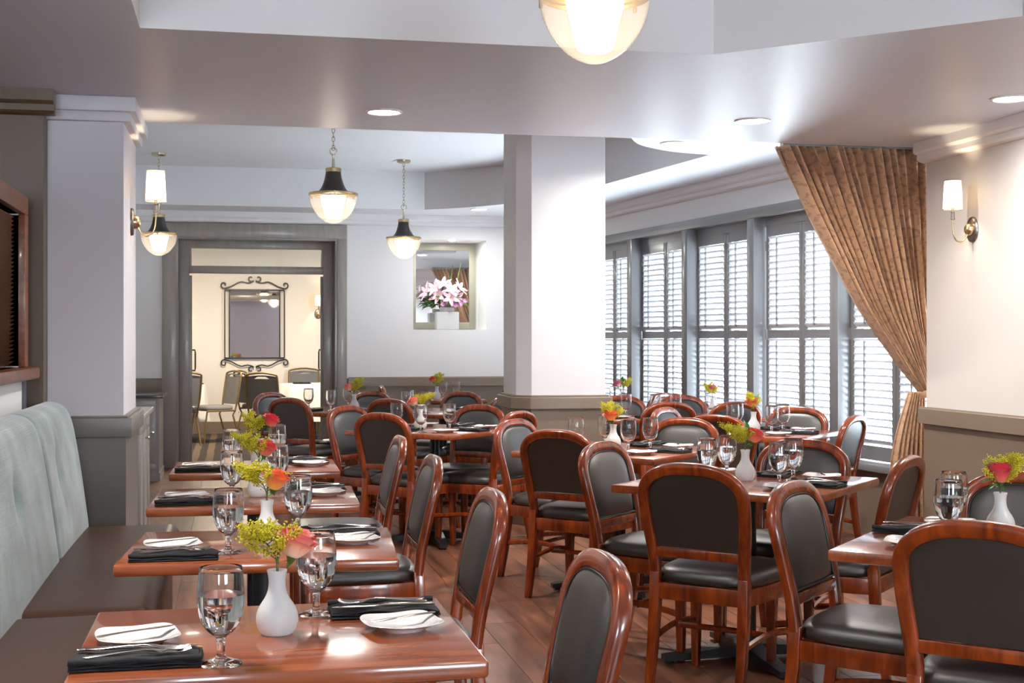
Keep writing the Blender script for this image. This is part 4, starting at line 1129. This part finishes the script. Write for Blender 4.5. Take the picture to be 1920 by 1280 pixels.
for key, lst in {
    'T1': ((-0.02, 2.52, 'bench'), (0.18, 2.93, 'aisle')), 'T2': ((-0.01, 3.83, 'bench'), (0.20, 4.17, 'aisle')),
    'T3': ((0.0, 5.12, 'bench'), (0.18, 5.42, 'aisle')), 'T4': ((0.0, 6.36, 'bench'), (0.22, 6.68, 'aisle')),
    'M1': ((1.97, 5.36, 'doorway'), (2.12, 5.52, 'far'), (2.185, 5.10, 'camera'), (2.325, 5.28, 'window')),
    'R1': ((2.24, 3.85, 'far'), (2.095, 3.63, 'doorway')),
    'M2': ((1.81, 6.94, 'doorway'), (2.05, 6.77, 'camera'), (2.20, 6.86, 'window'), (2.03, 7.14, 'far')),
    'M3': ((3.19, 8.20, 'doorway'), (3.27, 8.33, 'far'), (3.355, 7.95, 'camera'), (3.48, 8.06, 'window')),
    'M4': ((3.01, 10.0, 'column'), (3.17, 9.76, 'doorway'), (3.35, 9.81, 'window'), (3.66, 9.88, 'shutter')),
    'M6': ((3.35, 11.50, 'camera'),),
    'L1': ((1.08, 8.90, 'doorway'), (1.19, 8.52, 'camera'), (1.39, 8.60, 'window')),
    'L2': ((0.64, 11.5, 'doorway'), (0.80, 11.10, 'camera'), (0.99, 11.70, 'far')),
    'L3': ((1.45, 11.12, 'doorway'), (1.40, 10.90, 'camera'), (1.55, 10.80, 'window')),
    'L4': ((2.07, 13.2, 'doorway'), (2.22, 13.3, 'column'))}.items():
    for x, y, wh in lst:
        goblet(x, y, 'clear stemmed goblet, %s side of the %s' % (wh, TNAME[key]), key in ('T1', 'T2', 'T3', 'T4', 'M1', 'R1'))

# ------------------------------------------------------------------ flowers
def with_attr(me, vals):
    at = me.attributes.new('along', 'FLOAT', 'POINT')
    for i, v in enumerate(vals): at.data[i].value = v
def petal_mesh(name, w, h, cup, curl, mat, ruff=0.0, nu=8, nv=8):
    mb = MB(); vals = []
    def fn(u, v):
        s = -1 + 2 * u
        wid = w * math.sin(PI * min(1, 0.16 + 0.70 * v)) ** 0.8 * (1 - 0.25 * max(0, v - 0.85) / 0.15)
        ang = s * cup
        rad = w * 0.9
        x = wid * s * (1 - 0.12 * abs(s))
        y = -rad * (1 - math.cos(ang)) * (0.6 + 0.4 * v) * -1
        out = curl * v ** 3
        z = h * v * (1 - 0.10 * s * s * v)
        y = y - out - 0.18 * h * math.sin(PI * v * 0.8) + ruff * math.sin(s * 5) * v
        vals.append(v)
        return (x, y, z)
    mb.grid(fn, nu, nv)
    me = mb.mesh(name, mat, True, 180)
    with_attr(me, vals)
    return me
PETALS = {}
def cup_petal(Rr, h, span, curl, mat, spiral=0.0022, close=0.0):
    mb = MB(); vals = []
    def fn(u, v):
        q = -1 + 2 * u; fi = q * R(span) * (1 - 0.28 * (1 - v) ** 2)
        r = 0.003 + Rr * max(0.0, 1 - (1 - v) ** 2.2) ** 0.62 + curl * v ** 5 - close * v ** 3 + spiral * q * v + curl * 0.35 * v ** 4 * (1 - abs(q))
        z = h * v * (1 - 0.16 * q * q * v) - curl * 0.45 * v ** 6
        vals.append(v * (1 - 0.15 * abs(q)))
        return (r * math.sin(fi), -r * math.cos(fi), z)
    mb.grid(fn, 8, 8)
    me = mb.mesh('petal', mat, True, 180); with_attr(me, vals); return me
def rose_petals(color):
    if color not in PETALS:
        m = ROSE[color]
        PETALS[color] = [(3, cup_petal(0.0075, 0.058, 88, 0.001, m, 0.0025, 0.0020)), (3, cup_petal(0.0135, 0.060, 80, 0.003, m, 0.003, 0.002)), (4, cup_petal(0.0190, 0.058, 64, 0.005, m, 0.003)),
                         (5, cup_petal(0.0240, 0.053, 56, 0.006, m, 0.003)), (5, cup_petal(0.0280, 0.047, 54, 0.010, m, 0.003))]
    return PETALS[color]
def rose_leaf_mesh(L_, W_):
    def fn(u, v):
        s = -1 + 2 * u
        wv = W_ * math.sin(PI * v) ** 0.7 * (1 - 0.35 * v)
        return (s * wv, L_ * v, 0.12 * L_ * math.sin(PI * v) + 0.25 * abs(s) * wv - 0.10 * L_ * v * v)
    return MB().grid(fn, 6, 10).mesh('leaf', M_LEAF, True, 180)
LEAF = rose_leaf_mesh(0.055, 0.014)
SEPAL = rose_leaf_mesh(0.022, 0.004)
HIP = MB().lathe([(0.001, -0.012), (0.005, -0.010), (0.008, -0.003), (0.012, 0.004), (0.010, 0.008), (0.001, 0.009)], 12).mesh('calyx', M_STEM)
def rose(x, y, z0, z, lean, color, label, leaves, scale=1.0, seed=0):
    """stem from the vase bottom; head at height z, leaning in plan direction 'lean'"""
    rnd = random.Random(seed)
    o = thing('rose', label, 'flower', (x, y, z0), 0, 'single roses in bud vases')
    hx, hy = lean
    H = z - z0
    obj('stem', MB().tube(smooth_curve([(0, 0, 0.01), (0, 0, 0.08), (hx * 0.25, hy * 0.25, 0.125), (hx, hy, H)], 5), 0.0026, 7).mesh('stem', M_STEM), o)
    up = Vector((hx, hy, max(0.085, H - 0.02))).normalized()
    q = up.to_track_quat('Z', 'Y').to_euler()
    head = obj('bloom', HIP, o, (hx, hy, H)); head.rotation_euler = q; head.scale = (scale * 1.05,) * 3
    for lay, (n_, me) in enumerate(rose_petals(color)):
        for i in range(n_):
            obj('petal', me, head, (0, 0, 0.003 - 0.0008 * lay), (R(rnd.uniform(-3, 3)), R(rnd.uniform(-3, 3)), i * 2 * PI / n_ + lay * 0.9))
    for i in range(4):
        obj('sepal', SEPAL, head, (0, 0, -0.006), (R(-30), 0, i * PI / 2))
    for (az, el, h, s) in leaves:
        lf = obj('leaf', LEAF, o, (hx * 0.3, hy * 0.3, h), (R(el), 0, R(az) - PI / 2)); lf.scale = (s, s, s)
    return o
def goldenrod(x, y, z0, lean, H, label, seed=0, n=2200, spread=0.048):
    rnd = random.Random(seed)
    o = thing('goldenrod_sprig', label, 'flower', (x, y, z0), 0, 'yellow goldenrod sprigs')
    hx, hy = lean
    top = smooth_curve([(0, 0, 0.012), (0, 0, 0.09), (hx * 0.35, hy * 0.35, 0.135), (hx, hy, H)], 6)
    st = MB().tube(top, 0.0018, 5); bl = MB(); ico = [(1, 0, 0), (-1, 0, 0), (0, 1, 0), (0, -1, 0), (0, 0, 1), (0, 0, -1)]
    fc = [(0, 2, 4), (2, 1, 4), (1, 3, 4), (3, 0, 4), (2, 0, 5), (1, 2, 5), (3, 1, 5), (0, 3, 5)]
    for b_ in range(18):
        t = 0.42 + 0.58 * b_ / 17
        i = min(len(top) - 1, int(t * (len(top) - 1)))
        p = Vector(top[i]); a = rnd.random() * 2 * PI
        ln = spread * (1.25 - 0.75 * t) * rnd.uniform(1.0, 1.9)
        e = p + Vector((math.cos(a) * ln, math.sin(a) * ln, ln * 0.65))
        st.tube([tuple(p), tuple((p + e) / 2 + Vector((0, 0, 0.004))), tuple(e)], 0.0009, 4)
        for k in range(n // 18):
            c_ = p.lerp(e, 0.25 + 0.75 * rnd.random()) + Vector((rnd.gauss(0, 0.0058), rnd.gauss(0, 0.0058), rnd.gauss(0.002, 0.0058)))
            r_ = rnd.uniform(0.0016, 0.0032)
            bl.add([tuple(c_ + Vector(v) * r_) for v in ico], fc)
    obj('stem', st.mesh('stem', M_STEM), o)
    q = obj('blossoms', bl.mesh('blossoms', M_GOLD, False), o); q['kind'] = 'stuff'
    return o
#  vase position; rose colour; rose head height; rose lean; goldenrod lean; goldenrod height; leaves (azimuth, tilt, height, scale)
VASES = {
    'T1': (0.09, 2.76, 'peach', 0.172, (0.028, -0.006), (-0.055, 0.006), 0.190, [(200, 20, 0.135, 0.6)]),
    'T2': (0.10, 3.97, 'orange', 0.176, (0.018, -0.008), (-0.045, 0.004), 0.205, [(60, 62, 0.165, 0.9), (10, 25, 0.16, 0.9)]),
    'T3': (0.10, 5.18, 'coral', 0.172, (0.020, -0.008), (-0.060, 0.0), 0.215, [(170, 50, 0.16, 1.0), (60, 60, 0.15, 0.8)]),
    'T4': (0.13, 6.42, 'red', 0.205, (0.040, -0.004), (-0.050, 0.0), 0.230, [(170, 40, 0.17, 1.1), (110, 60, 0.17, 1.1)]),
    'M1': (2.14, 5.355, 'coral', 0.178, (0.028, -0.006), (-0.055, 0.0), 0.205, [(110, 70, 0.18, 1.1), (160, 60, 0.16, 1.0)]),
    'R1': (2.31, 3.70, 'red', 0.176, (0.0, 0.0), (0.055, 0.02), 0.215, [(150, 60, 0.15, 1.1), (175, 25, 0.15, 1.15), (185, 5, 0.14, 1.15), (200, -5, 0.13, 1.0), (130, 70, 0.15, 0.9)]),
    'M2': (2.06, 7.09, 'orange', 0.168, (-0.012, -0.008), (-0.02, 0.01), 0.225, [(20, 60, 0.165, 1.2), (350, 20, 0.15, 0.9)]),
    'M3': (3.31, 8.14, 'coral', 0.180, (-0.012, -0.006), (0.0, 0.01), 0.225, [(10, 50, 0.17, 1.4), (20, 30, 0.17, 1.3), (350, -20, 0.16, 1.0)]),
    'M4': (3.74, 10.05, 'pink', 0.195, (0.0, 0.0), (-0.03, 0.01), 0.225, [(20, 70, 0.18, 1.1), (160, 60, 0.17, 1.1), (0, 20, 0.16, 1.0)]),
    'M6': (3.46, 11.58, 'pink', 0.185, (-0.045, 0.0), (0.04, 0.0), 0.220, [(60, 70, 0.17, 1.5), (20, 50, 0.17, 1.4), (110, 70, 0.17, 1.3)]),
    'L1': (1.235, 8.86, 'peach', 0.172, (-0.035, -0.006), (0.045, 0.0), 0.205, [(10, 40, 0.15, 1.4), (340, 10, 0.14, 1.2)]),
    'L2': (1.02, 11.40, 'peach', 0.180, (-0.035, 0.0), (0.035, 0.0), 0.245, [(40, 60, 0.16, 1.5), (10, 30, 0.16, 1.4), (350, -20, 0.15, 1.3)]),
    'L4': (2.0, 13.18, 'coral', 0.190, (-0.03, 0.0), (0.03, 0.0), 0.235, [(60, 60, 0.17, 1.5), (100, 70, 0.17, 1.2)]),
}
CN = {'peach': 'peach pink', 'orange': 'orange', 'coral': 'coral red', 'red': 'deep pink and red', 'pink': 'soft pink'}
for i, (key, (x, y, colr, zh, rl, gl, gh, lv)) in enumerate(VASES.items()):
    nm = TNAME[key]
    tag(obj('bud_vase', VAS, None, (x, y, TZ)), 'frosted white bud vase on the %s' % nm, 'vase', 'frosted bud vases')
    rose(x, y, TZ + 0.052, TZ + zh - 0.018, rl, colr, '%s rose in the bud vase on the %s' % (CN[colr], nm), [(a, e, h - 0.03, s) for a, e, h, s in lv], 1.0, i)
    goldenrod(x, y, TZ + 0.052, (gl[0] * 1.3, gl[1]), gh - 0.048, 'yellow goldenrod sprig in the bud vase on the %s' % nm, i + 30)

# ------------------------------------------------------------------ flower niche
ny = YB + ND
mr = thing('niche_mirror', 'greige framed mirror at the back of the flower niche', 'mirror', (0, 0, 0))
fx0, fx1, fz0, fz1, fw = NX0 + 0.02, NX1 - 0.03, NZ0 + 0.012, NZ1 - 0.012, 0.075
mb = MB(); mb.box(fx0, fx0 + fw, ny - 0.03, ny, fz0, fz1); mb.box(fx1 - fw, fx1, ny - 0.03, ny, fz0, fz1); mb.box(fx0 + fw, fx1 - fw, ny - 0.03, ny, fz1 - fw, fz1); mb.box(fx0 + fw, fx1 - fw, ny - 0.03, ny, fz0, fz0 + fw)
obj('mirror_frame', mb.mesh('mirror_frame', M_FRAMEG, True, 30, 0.003), mr)
obj('mirror_glass', boxm('mirror_glass', M_MIRROR, fx0 + fw - 0.005, fx1 - fw + 0.005, ny - 0.012, ny - 0.008, fz0 + fw - 0.005, fz1 - fw + 0.005), mr)
nl = thing('niche_spotlight', 'small spotlight set in the top of the flower niche', 'downlight', (2.38, YB + 0.10, NZ1))
obj('lens', MB().lathe([(0.035, 0.0), (0.035, -0.008), (0.028, -0.010), (0.001, -0.010)], 20).mesh('lens', M_LENS), nl)
ld = bpy.data.lights.new('niche_lamp', 'AREA'); ld.shape = 'DISK'; ld.size = 0.05; ld.energy = 6; ld.color = (0.96, 1.0, 0.90)
lo = bpy.data.objects.new('niche_lamp', ld); COL.objects.link(lo); lo.parent = nl; lo.location = (0, 0, -0.014)
vx, vy = 2.34, YB + 0.22
mb = MB(); mb.box(-0.125, 0.125, -0.08, 0.08, 0, 0.20); mb.box(-0.075, 0.075, -0.055, 0.055, 0.20, 0.25)
tag(obj('square_vase', mb.mesh('square_vase', M_VASE, True, 30, 0.012, 3), None, (vx, vy, NZ0)), 'white square shouldered vase in the wall niche', 'vase')
bq = thing('lily_bouquet', 'bouquet of pink lilies and greenery in the niche vase', 'flowers', (vx, vy, NZ0 + 0.25))
lil = petal_mesh('lily_petal', 0.026, 0.105, 0.5, 0.05, M_LILY, 0.0, 4, 8)
orc = petal_mesh('orchid_petal', 0.018, 0.035, 0.5, 0.012, M_ORCH, 0.0, 4, 4)
BLF = rose_leaf_mesh(0.15, 0.020)
rnd = random.Random(4)
heads = [(-0.22, 0.0, 0.16), (-0.14, -0.05, 0.20), (-0.05, -0.02, 0.24), (0.03, -0.06, 0.19), (0.10, -0.05, 0.10), (0.13, -0.02, 0.21), (-0.10, -0.07, 0.12), (0.02, -0.09, 0.10)]
for hx, hy, hz in heads:
    d_ = Vector((hx * 1.4, hy - 0.10, hz * 0.7)).normalized()
    rt = d_.to_track_quat('Z', 'Y').to_euler()
    bl = obj('lily', MB().tube([(0, 0, 0.0), (0, 0, 0.05)], [0.004, 0.002], 6).mesh('pistil', M_GOLD), bq, (hx, hy, hz), rt)
    for i in range(6):
        obj('petal', lil, bl, (0, 0, 0), (R(38), 0, i * PI / 3))
    obj('stem', MB().tube(smooth_curve([(0, 0, -0.12), (hx * 0.3, hy * 0.3, 0.02), (hx, hy, hz)], 5), 0.003, 6).mesh('stem', M_STEM), bq)
for hx, hy, hz in ((0.14, -0.09, 0.04), (0.19, -0.06, 0.07), (0.08, -0.10, 0.02), (-0.06, -0.10, 0.03)):
    bl = obj('orchid', MB().lathe([(0.001, -0.004), (0.006, 0.0), (0.001, 0.006)], 8).mesh('orchid_core', M_ORCH), bq, (hx, hy, hz), (R(70), 0, 0))
    for i in range(5):
        obj('petal', orc, bl, (0, 0, 0), (R(50), 0, i * 2 * PI / 5))
for i in range(46):
    side = rnd.choice((-1, -1, 1)); el = rnd.uniform(-25, 55)
    az = (180 if side < 0 else 0) + rnd.uniform(-55, 55)
    if math.sin(R(az)) > 0.5: az = -az
    rr = rnd.uniform(0.02, 0.14)
    lf = obj('leaf', BLF, bq, (side * rr, -0.03, 0.01 + rnd.uniform(0, 0.10)), (R(el), R(rnd.uniform(-30, 30)), R(az) - PI / 2))
    s = rnd.uniform(0.5, 1.0); lf.scale = (s, s, s)
for hx, h in ((0.06, 0.42), (0.16, 0.50)):
    obj('spike', MB().tube([(hx * 0.2, 0, 0), (hx * 0.7, 0, h * 0.55), (hx, 0, h)], [0.004, 0.009, 0.002], 7).mesh('spike', M_STEM), bq)

# ------------------------------------------------------------------ room beyond the doorway
im = thing('iron_mirror', 'wall mirror in black scrolled iron frame beyond the doorway', 'mirror', (0.32, FY - 0.03, 0))
gx, gz0, gz1 = 0.355, 1.09, 2.05
obj('mirror_glass', boxm('mirror_glass', M_MIRROR, -gx, gx, 0.0, 0.006, gz0, gz1), im)
mb = MB()
ox, oz0, oz1 = 0.42, 1.08, 2.06
for xx in (-gx, gx, -ox, ox): mb.bar((xx, -0.012, oz0), (xx, -0.012, oz1), 0.016, 0.016)
mb.bar((-ox, -0.012, oz0), (ox, -0.012, oz0), 0.016, 0.022); mb.bar((-ox, -0.012, oz1), (ox, -0.012, oz1), 0.016, 0.022)
for sgn, zz in ((1, oz1), (-1, oz0)):
    for sx in (-1, 1):
        sp = [(sx * (ox + 0.012 + (0.052 - 0.0065 * t) * math.cos(2.9 - t)), zz + sgn * (0.072 + (0.052 - 0.0065 * t) * math.sin(2.9 - t))) for t in [i * 0.45 for i in range(13)]]
        sp = [(sx * (ox + 0.012 + (0.052 - 0.0065 * t) * math.cos(-1.9 + t)), zz + sgn * (0.072 + (0.052 - 0.0065 * t) * math.sin(-1.9 + t))) for t in [i * 0.45 for i in range(14)]]
        crv = list(reversed(sp)) + [(sx * 0.33, zz + sgn * 0.05), (sx * 0.24, zz + sgn * 0.10), (sx * 0.18, zz + sgn * 0.118)]
        mb.tube([(x, -0.014, z) for x, z in smooth_curve(crv, 2)], 0.0095, 6)
        sp2 = [(sx * (0.062 + (0.050 - 0.0062 * t) * math.cos(-1.2 - t)), zz + sgn * (0.165 + (0.050 - 0.0062 * t) * math.sin(-1.2 - t))) for t in [i * 0.45 for i in range(14)]]
        sp2 = [(sx * (0.052 + (0.048 - 0.006 * t) * math.cos(PI + 0.4 + t)), zz + sgn * (0.165 + (0.048 - 0.006 * t) * math.sin(PI + 0.4 + t))) for t in [-0.2 + i * 0.45 for i in range(13)]]
        crv2 = [(sx * 0.18, zz + sgn * 0.118), (sx * 0.10, zz + sgn * 0.100), (sx * 0.03, zz + sgn * 0.118)] + sp2[1:]
        mb.tube([(x, -0.014, z) for x, z in smooth_curve(crv2, 2)], 0.0095, 6)
obj('iron_frame', mb.mesh('iron_frame', M_BLACK), im)

def banquet_meshes():
    D = {}
    prof = [(-0.20, 0.47), (-0.215, 0.60), (-0.215, 0.86), (-0.19, 0.905), (-0.08, 0.925), (0, 0.93), (0.08, 0.925), (0.19, 0.905), (0.215, 0.86), (0.215, 0.60), (0.20, 0.47)]
    by = lambda z: -0.20 - 0.16 * (z - 0.44)
    D['back_frame'] = MB().tube([(x, by(z), z) for x, z in smooth_curve(prof, 3)], 0.013, 8).mesh('back_frame', M_CFRAME)
    rows = []
    for side in (0.022, -0.018):
        rows.append([[(s * 0.205, by(z) + side * (1 - (abs(s)) ** 4), z) for s in [-1 + i / 4 for i in range(9)]] for z in (0.50, 0.53, 0.65, 0.78, 0.84, 0.855)])
    mb = MB()
    for r in rows: mb.rings(r, False, False, False)
    D['backrest'] = mb.mesh('backrest', M_CFAB, True, 60)
    D['top_pad'] = MB().rings([[(s * 0.205, by(z) + q, z) for s in [-1 + i / 4 for i in range(9)] for z, q in ((0.90 - 0.02 * s * s, 0.012),)] for q in (0,)] + [[(s * 0.205, by(0.87) + 0.012, 0.885 - 0.03 * (1 - min(1, abs(s) / 0.3)) if False else 0.868 + (0.014 if abs(s) < 0.3 else -0.012)) for s in [-1 + i / 4 for i in range(9)]]], False, False, False).mesh('top_pad', M_CFAB, True)
    out = lambda k, z: [(0.215 * k * math.copysign(abs(math.cos(a)) ** 0.5, math.cos(a)), 0.02 + 0.215 * k * math.copysign(abs(math.sin(a)) ** 0.5, math.sin(a)), z) for a in [2 * PI * i / 32 for i in range(32)]]
    D['seat'] = MB().rings([out(0.96, 0.42), out(1.0, 0.43), out(1.0, 0.465), out(0.9, 0.485), out(0.4, 0.49), out(0.02, 0.49)]).mesh('seat', M_CFAB, True, 60)
    for i, s in enumerate((-1, 1)):
        D['leg_f%d' % i] = MB().tube([(s * 0.20, 0.20, 0.42), (s * 0.205, 0.22, 0.30), (s * 0.215, 0.25, 0.0)], 0.012, 8).mesh('leg', M_CFRAME)
        D['leg_r%d' % i] = MB().tube([(s * 0.20, by(0.47), 0.475), (s * 0.20, -0.19, 0.41), (s * 0.20, -0.16, 0.36), (s * 0.205, -0.27, 0.0)], 0.012, 8).mesh('leg', M_CFRAME)
        D['side_rail%d' % i] = MB().tube([(s * 0.205, -0.19, 0.42), (s * 0.205, 0.21, 0.42)], 0.012, 8).mesh('side_rail', M_CFRAME)
    return D
BME = banquet_meshes()
def banquet(x, y, deg, label):
    o = thing('banquet_chair', label, 'chair', (x, y, 0), R(deg - 90), 'grey banquet chairs beyond the doorway')
    for k, me in BME.items():
        obj({'l': 'leg', 's': 'side_rail' if k.startswith('side') else 'seat'}.get(k[0], k) if k not in ('seat', 'backrest', 'back_frame', 'top_pad') else k, me, o)
banquet(-0.22, 17.95, 206, 'grey banquet chair turned toward the cloth covered table near the mirror')
banquet(-0.70, 17.55, 120, 'grey banquet chair half hidden behind the open door leaf')
banquet(0.36, 18.30, 25, 'grey banquet chair seen in profile beyond the doorway')
banquet(0.47, 17.20, 65, 'grey banquet chair with its back turned beyond the doorway')
banquet(1.02, 19.25, -90, 'grey banquet chair against the cream wall behind the white tablecloth')
def round_table(x, y, label1, label2):
    t = thing('round_table', label1, 'table', (x, y, 0))
    obj('tabletop', MB().lathe([(0.001, 0.715), (0.44, 0.715), (0.44, 0.74), (0.001, 0.74)], 40).mesh('tabletop', M_TABLE), t)
    obj('column', MB().lathe([(0.24, 0.0), (0.24, 0.02), (0.05, 0.05), (0.04, 0.70), (0.12, 0.715)], 24).mesh('column', M_BLACK), t)
    n = 96; rs = []
    for r, z, amp in ((0.002, 0.746, 0), (0.40, 0.746, 0), (0.447, 0.744, 0), (0.455, 0.72, 0.002), (0.463, 0.60, 0.012), (0.475, 0.40, 0.024), (0.485, 0.25, 0.032)):
        rs.append([((r + amp * math.sin(13 * a)) * math.cos(a), (r + amp * math.sin(13 * a)) * math.sin(a), z) for a in [2 * PI * k / n for k in range(n)]])
    c_ = tag(obj('tablecloth', MB().rings(rs, False, False).mesh('tablecloth', M_CLOTH, True, 60), None, (x, y, 0)), label2, 'tablecloth')
round_table(-0.80, 18.45, 'round table under white cloth beside the turned banquet chair', 'white cloth hanging over the table beside the turned banquet chair')
round_table(1.08, 18.45, 'round table under white cloth on the handle side of the doorway', 'white cloth hanging over the table before the cream wall chair')
tag(obj('folded_napkin', NAP[0], None, (-0.50, 18.45, 0.746), (0, 0, 0.3)), 'folded black napkin on the white cloth beside the turned chair', 'napkin', 'black napkins of the place settings')
tag(obj('folded_napkin', NAP[1], None, (0.93, 18.30, 0.746), (0, 0, 0.1)), 'folded black napkin on the white cloth before the cream wall chair', 'napkin', 'black napkins of the place settings')
gb = obj('water_goblet', GOB, None, (1.22, 18.30, 0.746)); tag(gb, 'clear goblet on the white tablecloth beyond the doorway', 'glass', 'stemmed water goblets')
